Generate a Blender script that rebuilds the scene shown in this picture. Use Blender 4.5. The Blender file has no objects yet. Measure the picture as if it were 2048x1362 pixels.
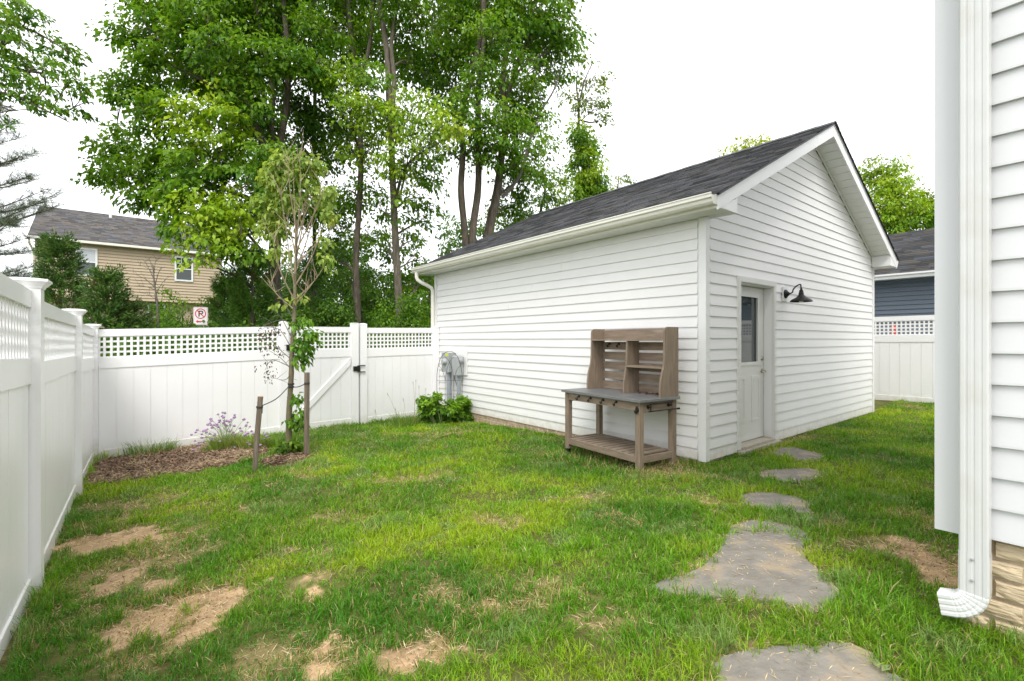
import bpy, math, random
import numpy as np
from mathutils import Vector, noise as mnoise

random.seed(7)
RNG = np.random.default_rng(7)
R = math.radians
scene = bpy.context.scene
col = scene.collection

# ------------------------------------------------------------------ camera
# World frame: the garage's near bottom corner is the origin, x runs along its gable wall,
# y along its side wall.  Photograph pixels are 2048 x 1362.
FPX, HOR = 961.0, 681.0
CAM = (-5.115, -2.888, 1.37)
XA, YA = (.7808, -.6247), (.6248, .7809)
cd = bpy.data.cameras.new('camera'); cam = bpy.data.objects.new('camera', cd); col.objects.link(cam)
cam.location = CAM; cam.rotation_euler = (R(90), 0, -math.atan2(YA[0], YA[1]))
cd.sensor_width = 36; cd.lens = FPX/2048*36; cd.clip_start = .05; cd.clip_end = 2000
scene.camera = cam

# ------------------------------------------------------------------ light: bright overcast
SUN_EL, SUN_AZ = 54, 232          # azimuth in the world frame, degrees from +x (light comes from there)
world = bpy.data.worlds.new('World'); scene.world = world; world.use_nodes = True
wn = world.node_tree; wn.nodes.clear()
sky = wn.nodes.new('ShaderNodeTexSky'); sky.sky_type = 'NISHITA'; sky.sun_disc = False
sky.sun_elevation = R(SUN_EL); sky.sun_rotation = R(90-SUN_AZ); sky.air_density = 1; sky.dust_density = 4
hs = wn.nodes.new('ShaderNodeHueSaturation'); hs.inputs['Saturation'].default_value = .25
mx = wn.nodes.new('ShaderNodeMix'); mx.data_type = 'RGBA'; mx.inputs[0].default_value = .82
mx.inputs[7].default_value = (13.2, 13.45, 13.8, 1)          # the closed cloud layer
bg = wn.nodes.new('ShaderNodeBackground'); bg.inputs[1].default_value = .1
wo = wn.nodes.new('ShaderNodeOutputWorld')
wn.links.new(sky.outputs[0], hs.inputs['Color']); wn.links.new(hs.outputs[0], mx.inputs[6])
wn.links.new(mx.outputs[2], bg.inputs[0]); wn.links.new(bg.outputs[0], wo.inputs[0])
sl = bpy.data.lights.new('sun', 'SUN'); sl.energy = 1.5; sl.angle = R(24); sl.color = (1, .965, .9)
sun = bpy.data.objects.new('sun', sl); col.objects.link(sun)
sd = Vector((math.cos(R(SUN_EL))*math.cos(R(SUN_AZ)), math.cos(R(SUN_EL))*math.sin(R(SUN_AZ)), math.sin(R(SUN_EL))))
sun.rotation_euler = sd.to_track_quat('Z', 'Y').to_euler(); sun.location = (-6, -6, 12)
scene.view_settings.view_transform = 'Standard'; scene.view_settings.look = 'None'
scene.view_settings.exposure = 0.67; scene.view_settings.gamma = 1
scene.render.engine = 'CYCLES'
scene.cycles.max_bounces = 6; scene.cycles.diffuse_bounces = 4; scene.cycles.transmission_bounces = 4

# ------------------------------------------------------------------ pixels to directions
def ray(px):
    a = (px-1024)/FPX
    return (a*XA[0]+YA[0], a*XA[1]+YA[1])
def at(px, py, k):
    u, v = ray(px)
    return Vector((CAM[0]+k*u, CAM[1]+k*v, CAM[2]-(py-HOR)*k/FPX))
def at_x(px, py, x): return at(px, py, (x-CAM[0])/ray(px)[0])
def at_y(px, py, y): return at(px, py, (y-CAM[1])/ray(px)[1])
def depth(x, y): return (x-CAM[0])*YA[0]+(y-CAM[1])*YA[1]
def lateral(x, y): return (x-CAM[0])*XA[0]+(y-CAM[1])*XA[1]

# ------------------------------------------------------------------ the lie of the land (thin plate through measured foot points)
GP = np.array([(-5.6,-1.3,-.02),(-5.6,.5,-.113),(-5.58,1.16,-.16),(-5.54,3.72,-.21),(-5.5,6.05,-.31),(-3.0,5.98,-.21),(-1.64,5.98,-.20),
  (0,4.3,-.16),(0,6.1,-.2),(0,2.2,-.06),(0,0,-.035),(1.2,0,-.03),(3,0,-.02),(6.1,0,-.015),(7.7,.4,.07),(7.7,-.6,.09),(7.7,-5,.15),(8,8,-.1),
  (-2.35,-2.4,.16),(-2.35,-4.5,.2),(-.77,1.45,-.12),(-.84,.27,-.05),(-5,-5,.1),(-5.3,9,-.36),(0,9,-.32),(-9,9,-.4),(-9,3,-.3),(-9,-3,-.1),(2,-1.2,.03)])
def _tps(r2): return np.where(r2 > 1e-9, r2*np.log(np.maximum(r2, 1e-12)), 0)
_n = len(GP); _A = np.zeros((_n+3, _n+3))
_d = ((GP[:,None,:2]-GP[None,:,:2])**2).sum(-1)
_A[:_n,:_n] = _tps(_d)+np.eye(_n)*.4; _A[:_n,_n] = 1; _A[:_n,_n+1:] = GP[:,:2]; _A[_n,:_n] = 1; _A[_n+1:,:_n] = GP[:,:2].T
_w = np.linalg.solve(_A, np.r_[GP[:,2], 0, 0, 0])
def ground_np(x, y):
    x = np.clip(np.asarray(x, float), -9, 8.5); y = np.clip(np.asarray(y, float), -5, 9)
    z = _w[_n]+_w[_n+1]*x+_w[_n+2]*y
    for i in range(_n):
        z = z+_w[i]*_tps((x-GP[i,0])**2+(y-GP[i,1])**2)
    return z
def ground(x, y): return float(ground_np(x, y))
def on_ground(px, py):
    z = 0
    for _ in range(14):
        k = (CAM[2]-z)*FPX/(py-HOR); u, v = ray(px)
        x, y = CAM[0]+k*u, CAM[1]+k*v; z = .5*z+.5*ground(x, y)
    return Vector((x, y, ground(x, y)))

def vnoise(x, y, scale, seed):
    g = np.random.default_rng(seed).random((256, 256))
    x = np.asarray(x)/scale+1000.3; y = np.asarray(y)/scale+1000.7
    xi = np.floor(x).astype(int); yi = np.floor(y).astype(int); fx = x-xi; fy = y-yi
    fx = fx*fx*(3-2*fx); fy = fy*fy*(3-2*fy)
    a, b = g[xi%256, yi%256], g[(xi+1)%256, yi%256]; c, d = g[xi%256, (yi+1)%256], g[(xi+1)%256, (yi+1)%256]
    return (a*(1-fx)+b*fx)*(1-fy)+(c*(1-fx)+d*fx)*fy

# ------------------------------------------------------------------ materials
def srgb(r, g, b):
    f = lambda c: (c/255/12.92) if c <= 10 else ((c/255+.055)/1.055)**2.4
    return (f(r), f(g), f(b))
MATS = {}
def mat(name, base, rough=.5, var=.06, scale=6, bump=0, bscale=40, metal=0, spec=.5, stretch=(1,1,1), coat=0, dark=None, dscale=2.0, dirt=None):
    m = bpy.data.materials.new(name); m.use_nodes = True; t = m.node_tree; b = t.nodes['Principled BSDF']
    b.inputs['Roughness'].default_value = rough; b.inputs['Metallic'].default_value = metal
    b.inputs['Specular IOR Level'].default_value = spec; b.inputs['Coat Weight'].default_value = coat
    tc = t.nodes.new('ShaderNodeTexCoord'); mp = t.nodes.new('ShaderNodeMapping'); mp.inputs['Scale'].default_value = stretch
    t.links.new(tc.outputs['Object'], mp.inputs[0])
    n = t.nodes.new('ShaderNodeTexNoise'); n.inputs['Scale'].default_value = scale; n.inputs['Detail'].default_value = 6
    t.links.new(mp.outputs[0], n.inputs['Vector'])
    r = t.nodes.new('ShaderNodeValToRGB'); r.color_ramp.elements[0].position = .3; r.color_ramp.elements[1].position = .7
    r.color_ramp.elements[0].color = tuple(c*(1-var) for c in base)+(1,); r.color_ramp.elements[1].color = tuple(min(1, c*(1+var)) for c in base)+(1,)
    t.links.new(n.outputs[0], r.inputs[0]); out = r.outputs[0]
    if dark:
        n2 = t.nodes.new('ShaderNodeTexNoise'); n2.inputs['Scale'].default_value = dscale; n2.inputs['Detail'].default_value = 8
        t.links.new(mp.outputs[0], n2.inputs['Vector'])
        r2 = t.nodes.new('ShaderNodeValToRGB'); r2.color_ramp.elements[0].position = .52; r2.color_ramp.elements[1].position = .72
        r2.color_ramp.elements[0].color = (0,0,0,1); r2.color_ramp.elements[1].color = (1,1,1,1)
        t.links.new(n2.outputs[0], r2.inputs[0])
        x = t.nodes.new('ShaderNodeMix'); x.data_type = 'RGBA'; x.inputs[7].default_value = tuple(dark)+(1,)
        t.links.new(r2.outputs[0], x.inputs[0]); t.links.new(out, x.inputs[6]); out = x.outputs[2]
    if dirt:
        sx = t.nodes.new('ShaderNodeSeparateXYZ'); t.links.new(tc.outputs['Object'], sx.inputs[0])
        mr = t.nodes.new('ShaderNodeMapRange'); mr.inputs['From Min'].default_value = dirt[1]; mr.inputs['From Max'].default_value = 0; mr.inputs['To Min'].default_value = 0; mr.inputs['To Max'].default_value = 1
        t.links.new(sx.outputs[2], mr.inputs[0])
        n4 = t.nodes.new('ShaderNodeTexNoise'); n4.inputs['Scale'].default_value = 9; n4.inputs['Detail'].default_value = 9; n4.inputs['Roughness'].default_value = .75
        t.links.new(tc.outputs['Object'], n4.inputs['Vector'])
        mu_ = t.nodes.new('ShaderNodeMath'); mu_.operation = 'MULTIPLY'; t.links.new(mr.outputs[0], mu_.inputs[0]); t.links.new(n4.outputs[0], mu_.inputs[1])
        r4 = t.nodes.new('ShaderNodeValToRGB'); r4.color_ramp.elements[0].position = .22; r4.color_ramp.elements[1].position = .62
        r4.color_ramp.elements[0].color = (0,0,0,1); r4.color_ramp.elements[1].color = (dirt[2],)*3+(1,)
        t.links.new(mu_.outputs[0], r4.inputs[0])
        x4 = t.nodes.new('ShaderNodeMix'); x4.data_type = 'RGBA'; x4.inputs[7].default_value = tuple(dirt[0])+(1,)
        t.links.new(r4.outputs[0], x4.inputs[0]); t.links.new(out, x4.inputs[6]); out = x4.outputs[2]
    t.links.new(out, b.inputs['Base Color'])
    if bump:
        n3 = t.nodes.new('ShaderNodeTexNoise'); n3.inputs['Scale'].default_value = bscale; n3.inputs['Detail'].default_value = 5
        t.links.new(mp.outputs[0], n3.inputs['Vector'])
        bp = t.nodes.new('ShaderNodeBump'); bp.inputs['Strength'].default_value = bump; bp.inputs['Distance'].default_value = .02
        t.links.new(n3.outputs[0], bp.inputs['Height']); t.links.new(bp.outputs[0], b.inputs['Normal'])
    MATS[name] = m; return m
def leafmat(name, trans=.35, rough=.5, spec=.35, tint=(1,1,1)):
    m = bpy.data.materials.new(name); m.use_nodes = True; t = m.node_tree; b = t.nodes['Principled BSDF']; o = t.nodes['Material Output']
    a = t.nodes.new('ShaderNodeAttribute'); a.attribute_name = 'Col'
    b.inputs['Roughness'].default_value = rough; b.inputs['Specular IOR Level'].default_value = spec
    t.links.new(a.outputs['Color'], b.inputs['Base Color'])
    if trans:
        tr = t.nodes.new('ShaderNodeBsdfTranslucent'); mm = t.nodes.new('ShaderNodeMix'); mm.data_type = 'RGBA'; mm.blend_type = 'MULTIPLY'
        mm.inputs[0].default_value = 1; mm.inputs[7].default_value = (1.15, 1.15, .5, 1)
        t.links.new(a.outputs['Color'], mm.inputs[6]); t.links.new(mm.outputs[2], tr.inputs[0])
        ms = t.nodes.new('ShaderNodeMixShader'); ms.inputs[0].default_value = trans
        t.links.new(b.outputs[0], ms.inputs[1]); t.links.new(tr.outputs[0], ms.inputs[2]); t.links.new(ms.outputs[0], o.inputs[0])
    MATS[name] = m; return m
def wood(name, base, dark, rough=.75, axis=(1,1,12)):
    # axis: noise stretch, small along the grain
    m = mat(name, base, rough, .22, 3.5, .25, 30, stretch=axis, dark=dark, dscale=2.2); return m

mat('siding', (.81,.80,.795), .5, .014, 3, .03, 60, dirt=((.52,.46,.36), .30, .75))
mat('trim_white', (.80,.80,.79), .42, .012, 4)
mat('vinyl', (.885,.875,.88), .34, .016, 2, .015, 8, dirt=((.55,.53,.42), .34, .8))
mat('vinyl_grey_cap', (.80,.805,.81), .3, .01, 2)
mat('gutter_cream', (.80,.775,.70), .4, .02, 3)
mat('soffit', (.76,.76,.745), .55, .02, 4)
mat('house_siding', (.67,.675,.69), .45, .012, 3, .03, 60)
mat('downspout', (.64,.645,.64), .35, .03, 8, 0, dark=(.58,.57,.53), dscale=3, dirt=((.42,.35,.25), .42, .7))
mat('foundation', (.50,.42,.31), .9, .2, 9, .5, 30)
mat('brick_tan', (.62,.50,.34), .88, .16, 20, .6, 40, stretch=(1,.35,2.2), dark=(.50,.38,.245), dscale=9)
mat('brick_low', (.46,.34,.23), .9, .3, 16, .8, 40)
mat('concrete', (.42,.38,.31), .85, .15, 12, .3, 50)
mat('door_paint', (.72,.715,.685), .4, .015, 3)
mat('glass_dark', (.045,.055,.06), .03, .1, 2, spec=.9)
mat('bronze', (.025,.024,.024), .38, .15, 8, metal=.6)
mat('nickel', (.42,.36,.28), .3, .1, 8, metal=1)
mat('bulb', (.75,.70,.62), .15, .02, 3)
mat('bench_wood', (.238,.180,.130), .78, .20, 4, .25, 40, stretch=(1.2,9,9), dark=(.33,.27,.21), dscale=3)
mat('bench_wood_v', (.238,.180,.130), .78, .20, 4, .25, 40, stretch=(9,9,1.2), dark=(.20,.15,.108), dscale=2.5)
mat('bench_wood_d', (.24,.183,.132), .78, .20, 4, .25, 40, stretch=(9,1.2,9), dark=(.33,.27,.21), dscale=3)
mat('zinc', (.20,.205,.21), .45, .12, 7, .05, 30, metal=.35, dark=(.26,.26,.25), dscale=4)
mat('iron', (.035,.032,.03), .5, .2, 20, metal=.7)
mat('dry_leaf', (.20,.09,.045), .7, .4, 30)
mat('meter_grey', (.36,.375,.385), .5, .06, 6, 0, dark=(.30,.31,.32), dscale=4)
mat('conduit_grey', (.30,.33,.36), .5, .05, 6)
mat('sticker', (.55,.62,.05), .5, .1, 40)
mat('stake', (.19,.145,.105), .85, .28, 5, .5, 40, stretch=(9,9,1), dark=(.27,.235,.20), dscale=3)
mat('stake_end', (.46,.30,.17), .85, .2, 20)
mat('strap', (.035,.035,.036), .6, .15, 20)
mat('bark', (.115,.092,.068), .92, .4, 7, .9, 22, stretch=(3,3,.6), dark=(.055,.045,.034), dscale=3)
mat('bark_light', (.16,.135,.10), .92, .35, 7, .9, 22, stretch=(3,3,.6), dark=(.08,.07,.045), dscale=3)
mat('bark_sapling', (.185,.15,.092), .85, .3, 10, .5, 40, stretch=(4,4,1), dark=(.12,.13,.065), dscale=6)
mat('twig_tan', (.33,.255,.17), .8, .25, 10)
mat('twig_grey', (.17,.15,.13), .85, .25, 10)
mat('beige_siding', (.46,.365,.25), .6, .03, 2)
mat('beige_trim', (.56,.49,.39), .55, .03, 3)
mat('window_white', (.78,.78,.77), .4, .02, 4)
mat('window_glass', (.05,.06,.065), .04, .1, 1, spec=.8)
mat('window_curtain_reflection', (.55,.57,.60), .2, .05, 2)  # sky reflection painted into the pane colour, with the white curtain behind
mat('window_screen', (.10,.11,.115), .35, .1, 30)
mat('blue_siding', (.125,.155,.195), .55, .04, 2)
mat('sign_white', (.72,.70,.70), .45, .03, 6)
mat('sign_red', (.55,.02,.035), .45, .05, 6)
mat('sign_black', (.02,.02,.02), .5, .05, 6)
mat('sign_post', (.04,.15,.10), .6, .2, 10)
mat('red_paint', (.6,.03,.015), .4, .05, 5)
leafmat('leaf', .42); leafmat('grass', .34, .42, .4); leafmat('conifer', .15, .6, .3); leafmat('litter', 0, .9, .2); leafmat('petal', .25, .6, .2)
leafmat('shingle', 0, .92, .25)
def stone_mat():
    m = mat('flagstone', (.215,.196,.168), .85, .20, 9, .6, 30, dark=(.37,.285,.18), dscale=4.0); return m
stone_mat()

def ground_mat():
    m = bpy.data.materials.new('ground_soil'); m.use_nodes = True; t = m.node_tree; b = t.nodes['Principled BSDF']
    b.inputs['Roughness'].default_value = .95; b.inputs['Specular IOR Level'].default_value = .15
    tc = t.nodes.new('ShaderNodeTexCoord'); at_ = t.nodes.new('ShaderNodeAttribute'); at_.attribute_name = 'Col'
    n = t.nodes.new('ShaderNodeTexNoise'); n.inputs['Scale'].default_value = 60; n.inputs['Detail'].default_value = 8; n.inputs['Roughness'].default_value = .7
    t.links.new(tc.outputs['Object'], n.inputs['Vector'])
    r = t.nodes.new('ShaderNodeValToRGB'); r.color_ramp.elements[0].position = .25; r.color_ramp.elements[1].position = .75
    r.color_ramp.elements[0].color = (.62,.60,.56,1); r.color_ramp.elements[1].color = (1.2,1.2,1.2,1)
    t.links.new(n.outputs[0], r.inputs[0])
    x = t.nodes.new('ShaderNodeMix'); x.data_type = 'RGBA'; x.blend_type = 'MULTIPLY'; x.inputs[0].default_value = 1
    t.links.new(at_.outputs['Color'], x.inputs[6]); t.links.new(r.outputs[0], x.inputs[7]); t.links.new(x.outputs[2], b.inputs['Base Color'])
    bp = t.nodes.new('ShaderNodeBump'); bp.inputs['Strength'].default_value = .6; bp.inputs['Distance'].default_value = .012
    t.links.new(n.outputs[0], bp.inputs['Height']); t.links.new(bp.outputs[0], b.inputs['Normal'])
    MATS['ground_soil'] = m
ground_mat()

# ------------------------------------------------------------------ mesh helpers
class MB:
    def __init__(s): s.v = []; s.f = []
    def hexa(s, p):                    # p: 4 bottom points then 4 top points, counter-clockwise seen from above
        n = len(s.v); s.v += [tuple(q) for q in p]
        s.f += [(n+3,n+2,n+1,n),(n+4,n+5,n+6,n+7)]+[(n+i, n+(i+1)%4, n+4+(i+1)%4, n+4+i) for i in range(4)]
        return s
    def box(s, x0, x1, y0, y1, z0, z1):
        return s.hexa([(x0,y0,z0),(x1,y0,z0),(x1,y1,z0),(x0,y1,z0),(x0,y0,z1),(x1,y0,z1),(x1,y1,z1),(x0,y1,z1)])
    def bbox(s, x0, x1, y0, y1, z0, z1, b=.004):   # box with chamfered vertical edges and top
        P = [(x0+b,y0),(x1-b,y0),(x1,y0+b),(x1,y1-b),(x1-b,y1),(x0+b,y1),(x0,y1-b),(x0,y0+b)]
        return s.prism(P, z0, z1, b)
    def prism(s, P, z0, z1, b=0):
        n = len(s.v); m = len(P); cx = sum(p[0] for p in P)/m; cy = sum(p[1] for p in P)/m
        rings = [(z0, 0)]+([(z1-b, 0), (z1, b)] if b else [(z1, 0)])
        for z, ins in rings:
            for x, y in P:
                d = math.hypot(x-cx, y-cy) or 1; s.v.append((x-(x-cx)/d*ins, y-(y-cy)/d*ins, z))
        for r in range(len(rings)-1):
            for i in range(m):
                j = (i+1)%m; s.f.append((n+r*m+i, n+r*m+j, n+(r+1)*m+j, n+(r+1)*m+i))
        s.f.append(tuple(n+(len(rings)-1)*m+i for i in range(m))); s.f.append(tuple(n+i for i in reversed(range(m))))
        return s
    def extrude(s, prof, a, b, closed=True):       # prof: list of 3-D points; moved by a and b
        n = len(s.v); m = len(prof); a = Vector(a); b = Vector(b)
        for o in (a, b): s.v += [tuple(Vector(p)+o) for p in prof]
        for i in range(m if closed else m-1):
            j = (i+1)%m; s.f.append((n+i, n+j, n+m+j, n+m+i))
        if closed: s.f.append(tuple(n+i for i in reversed(range(m)))); s.f.append(tuple(n+m+i for i in range(m)))
        return s
    def tube(s, pts, rad, sides=8, caps=True):
        pts = [Vector(p) for p in pts]; m = len(pts)
        if not hasattr(rad, '__len__'): rad = [rad]*m
        n = len(s.v); ref = None
        for i, p in enumerate(pts):
            d = (pts[min(i+1, m-1)]-pts[max(i-1, 0)])
            if d.length < 1e-9: d = Vector((0,0,1))
            d.normalize()
            if ref is None: ref = Vector((1,0,0)) if abs(d.x) < .8 else Vector((0,1,0))
            a = (ref-d*ref.dot(d)).normalized(); b = d.cross(a); ref = a
            for k in range(sides):
                t = 2*math.pi*k/sides; s.v.append(tuple(p+(a*math.cos(t)+b*math.sin(t))*rad[i]))
        for i in range(m-1):
            for k in range(sides):
                k2 = (k+1)%sides; s.f.append((n+i*sides+k, n+i*sides+k2, n+(i+1)*sides+k2, n+(i+1)*sides+k))
        if caps:
            s.f.append(tuple(n+k for k in reversed(range(sides)))); s.f.append(tuple(n+(m-1)*sides+k for k in range(sides)))
        return s
    def lathe(s, prof, centre, axis=(0,0,1), sides=20):   # prof: (radius, height along axis)
        ax = Vector(axis).normalized(); c = Vector(centre)
        a = (Vector((1,0,0)) if abs(ax.x) < .8 else Vector((0,1,0))); a = (a-ax*a.dot(ax)).normalized(); b = ax.cross(a)
        n = len(s.v); m = len(prof)
        for r, h in prof:
            for k in range(sides):
                t = 2*math.pi*k/sides; s.v.append(tuple(c+ax*h+(a*math.cos(t)+b*math.sin(t))*max(r, 1e-4)))
        for i in range(m-1):
            for k in range(sides):
                k2 = (k+1)%sides; s.f.append((n+i*sides+k, n+i*sides+k2, n+(i+1)*sides+k2, n+(i+1)*sides+k))
        return s
    def build(s, name, m, parent=None, origin=(0,0,0), smooth=False, kind=None):
        me = bpy.data.meshes.new(name); o3 = Vector(origin)
        me.from_pydata([tuple(Vector(p)-o3) for p in s.v] if o3.length else s.v, [], s.f)
        me.materials.append(MATS[m]); me.validate()
        if smooth:
            me.shade_smooth()
            try: me.set_sharp_from_angle(angle=R(40))
            except Exception: pass
        o = bpy.data.objects.new(name, me); col.objects.link(o)
        if parent: o.parent = parent
        if kind: o['kind'] = kind
        return o

def np_mesh(name, V, F, m, cols=None, parent=None, kind=None, smooth=False, origin=None):
    V = np.asarray(V, np.float32); F = np.asarray(F, np.int32)
    if origin is not None: V = V-np.asarray(origin, np.float32)
    me = bpy.data.meshes.new(name); nf, w = F.shape
    me.vertices.add(len(V)); me.vertices.foreach_set('co', V.ravel())
    me.loops.add(nf*w); me.loops.foreach_set('vertex_index', F.ravel())
    me.polygons.add(nf); me.polygons.foreach_set('loop_start', np.arange(0, nf*w, w, dtype=np.int32))
    me.update(calc_edges=True)
    if cols is not None:
        a = me.color_attributes.new('Col', 'FLOAT_COLOR', 'POINT')
        c = np.ones((len(V), 4), np.float32); c[:,:3] = cols; a.data.foreach_set('color', c.ravel())
    me.materials.append(MATS[m])
    if smooth: me.shade_smooth()
    o = bpy.data.objects.new(name, me); col.objects.link(o)
    if parent: o.parent = parent
    if kind: o['kind'] = kind
    return o

def tag(o, label, cat, group=None):
    o['label'] = label; o['category'] = cat
    if group: o['group'] = group
    return o
def thing(name, label, cat, loc=(0,0,0), rotz=0, group=None):
    o = bpy.data.objects.new(name, None); col.objects.link(o); o.empty_display_size = .2
    o.location = loc; o.rotation_euler = (0, 0, rotz)
    return tag(o, label, cat, group)

# leaves: folded kites; P base points, D directions, N approx normals
def leaf_geo(P, D, N, L, W, fold=.25, droop=.0):
    D = D/np.linalg.norm(D, axis=1, keepdims=True)
    S = np.cross(D, N); S /= np.maximum(np.linalg.norm(S, axis=1, keepdims=True), 1e-6)
    U = np.cross(S, D)
    L = L[:,None]; W = W[:,None]
    mid = P+D*L*.42
    v0 = P; v1 = mid+S*W+U*W*fold; v2 = P+D*L-U*L*droop; v3 = mid-S*W+U*W*fold
    V = np.stack([v0, v1, v2, v3], 1).reshape(-1, 3)
    F = np.arange(len(P)*4).reshape(-1, 4)
    return V, F
def rvec(n, rng=RNG):
    v = rng.normal(size=(n, 3)); return v/np.linalg.norm(v, axis=1, keepdims=True)

# blades of grass: 5 vertices, a quad and a triangle (given as two quads would waste; use triangles)
def blade_geo(P, az, L, W, lean, bend):
    n = len(P); d = np.stack([np.cos(az), np.sin(az), np.zeros(n)], 1); s = np.stack([-np.sin(az), np.cos(az), np.zeros(n)], 1)
    # twist the flat side about the blade a little
    tw = RNG.uniform(-1.5, 1.5, n)[:,None]; s = s*np.cos(tw)+d*np.sin(tw)
    up = np.array([0, 0, 1.])
    L = L[:,None]; W = W[:,None]; lean = lean[:,None]; bend = bend[:,None]
    m = P+up*L*.55*np.cos(lean)+d*L*.55*np.sin(lean)
    l2 = lean+bend
    t = m+up*L*.45*np.cos(l2)+d*L*.45*np.sin(l2)
    V = np.stack([P-s*W*.5, P+s*W*.5, m+s*W*.42, m-s*W*.42, t], 1).reshape(-1, 3)
    i = np.arange(n)[:,None]*5
    F = np.concatenate([i+np.array([[0,1,2]]), i+np.array([[0,2,3]]), i+np.array([[3,2,4]])], 0)
    return V, F

# ================================================================== garage
COURSE = .127
GW, GD = 6.1, 6.1
EAVE, SOF = .29, 2.77
def zt(x): return 2.92+.5*(x+EAVE) if x <= GW/2 else 2.92+.5*(GW+EAVE-x)
garage = thing('garage', 'white clapboard garage with dark shingled gable roof and side door', 'garage', (0, 0, 0))
G = garage
side = MB().box(.0, .1, .1, GD-.1, -.3, SOF).build('side_wall', 'siding', G)
gw = MB().box(0, .79, 0, .1, 0, 2.8).box(1.70, GW, 0, .1, 0, 2.8).box(.79, 1.70, 0, .1, 2.1, 2.8)
gw.extrude([(0,.0,2.8),(GW,.0,2.8),(GW,.0,zt(GW)-.17),(GW/2,.0,zt(GW/2)-.17),(0,.0,zt(0)-.17)], (0,.002,0), (0,.1,0))
gable = gw.build('gable_wall', 'siding', G)
MB().box(GW-.1, GW, .1, GD-.1, -.3, SOF).build('side_wall', 'siding', G)
rw = MB().box(0, GW, GD-.1, GD, -.3, 2.8)
rw.extrude([(0,GD-.1,2.8),(GW,GD-.1,2.8),(GW,GD-.1,zt(GW)-.17),(GW/2,GD-.1,zt(GW/2)-.17),(0,GD-.1,zt(0)-.17)], (0,0,0), (0,.098,0))
rw.build('rear_wall', 'siding', G)

def board_x(y0, y1, z0, z1, proud=0, face=0.0, sgn=-1):        # lapped board on a wall facing -x
    b = MB(); a, t = .017+proud, .003+proud
    b.extrude([(face,0,z0),(face+sgn*a,0,z0),(face+sgn*a*.98,0,z0+.010),(face+sgn*t,0,z1),(face,0,z1)], (0,y0,0), (0,y1,0)); return b
def board_y(xa0, xb0, xa1, xb1, z0, z1, proud=0):               # on a wall facing -y, ends may be cut on the rake
    b = MB(); a, t = .017+proud, .003+proud
    b.hexa([(xa0,-a,z0),(xb0,-a,z0),(xb0,-.0005,z0),(xa0,-.0005,z0),(xa1,-t,z1),(xb1,-t,z1),(xb1,-.0005,z1),(xa1,-.0005,z1)]); return b
rs = random.Random(3)
n = int(math.ceil(SOF/COURSE))
for i in range(n):
    z0, z1 = i*COURSE+.002, min((i+1)*COURSE+.002, SOF-.004)
    cut = rs.uniform(2, 4.2)
    pr = rs.uniform(0, .0016)
    board_x(.085, cut, z0, z1, pr).build('siding_board', 'siding', side)
    board_x(cut+.002, GD-.085, z0, z1, pr+.0012).build('siding_board', 'siding', side)
def xl(z): return max(.085, (z+.172-2.92)/.5-EAVE)
i = 0
while True:
    z0 = i*COURSE+.002; z1 = z0+COURSE
    if z0 > zt(GW/2)-.20: break
    z1 = min(z1, zt(GW/2)-.175)
    a0, a1 = xl(z0), xl(z1); b0, b1 = GW-a0, GW-a1
    pr = rs.uniform(0, .0016)
    if z0 < 2.15:
        board_y(a0, .714, a1, .714, z0, z1, pr).build('siding_board', 'siding', gable)
        board_y(1.775, b0, 1.775, b1, z0, z1, pr).build('siding_board', 'siding', gable)
    else:
        board_y(a0, b0, a1, b1, z0, z1, pr).build('siding_board', 'siding', gable)
    i += 1
def corner(x, y, sx, sy):
    P = [(x, y),(x+sx*.088, y),(x+sx*.088, y+sy*.02),(x+sx*.02, y+sy*.02),(x+sx*.02, y+sy*.088),(x, y+sy*.088)]
    P = [(p[0]-sx*.022, p[1]-sy*.022) for p in P]
    if sx*sy < 0: P.reverse()
    MB().prism(P, -.006, SOF-.003).build('corner_trim', 'trim_white', G)
corner(0, 0, 1, 1); corner(GW, 0, -1, 1); corner(0, GD, 1, -1)
# slab and its stamped brick face
fnd = MB().box(.008, GW-.008, .008, GD-.008, -.5, -.004).build('foundation', 'foundation', G)
for r_ in range(4):
    for j in range(31):
        y0 = .02+j*.2+(r_%2)*.1; z0 = -.071-r_*.075
        if y0+.19 > GD: continue
        d = rs.uniform(.002, .008)
        MB().bbox(-d+.0, .012, y0, y0+.19, z0, z0+.065, .003).build('brick', 'brick_low', fnd)
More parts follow.
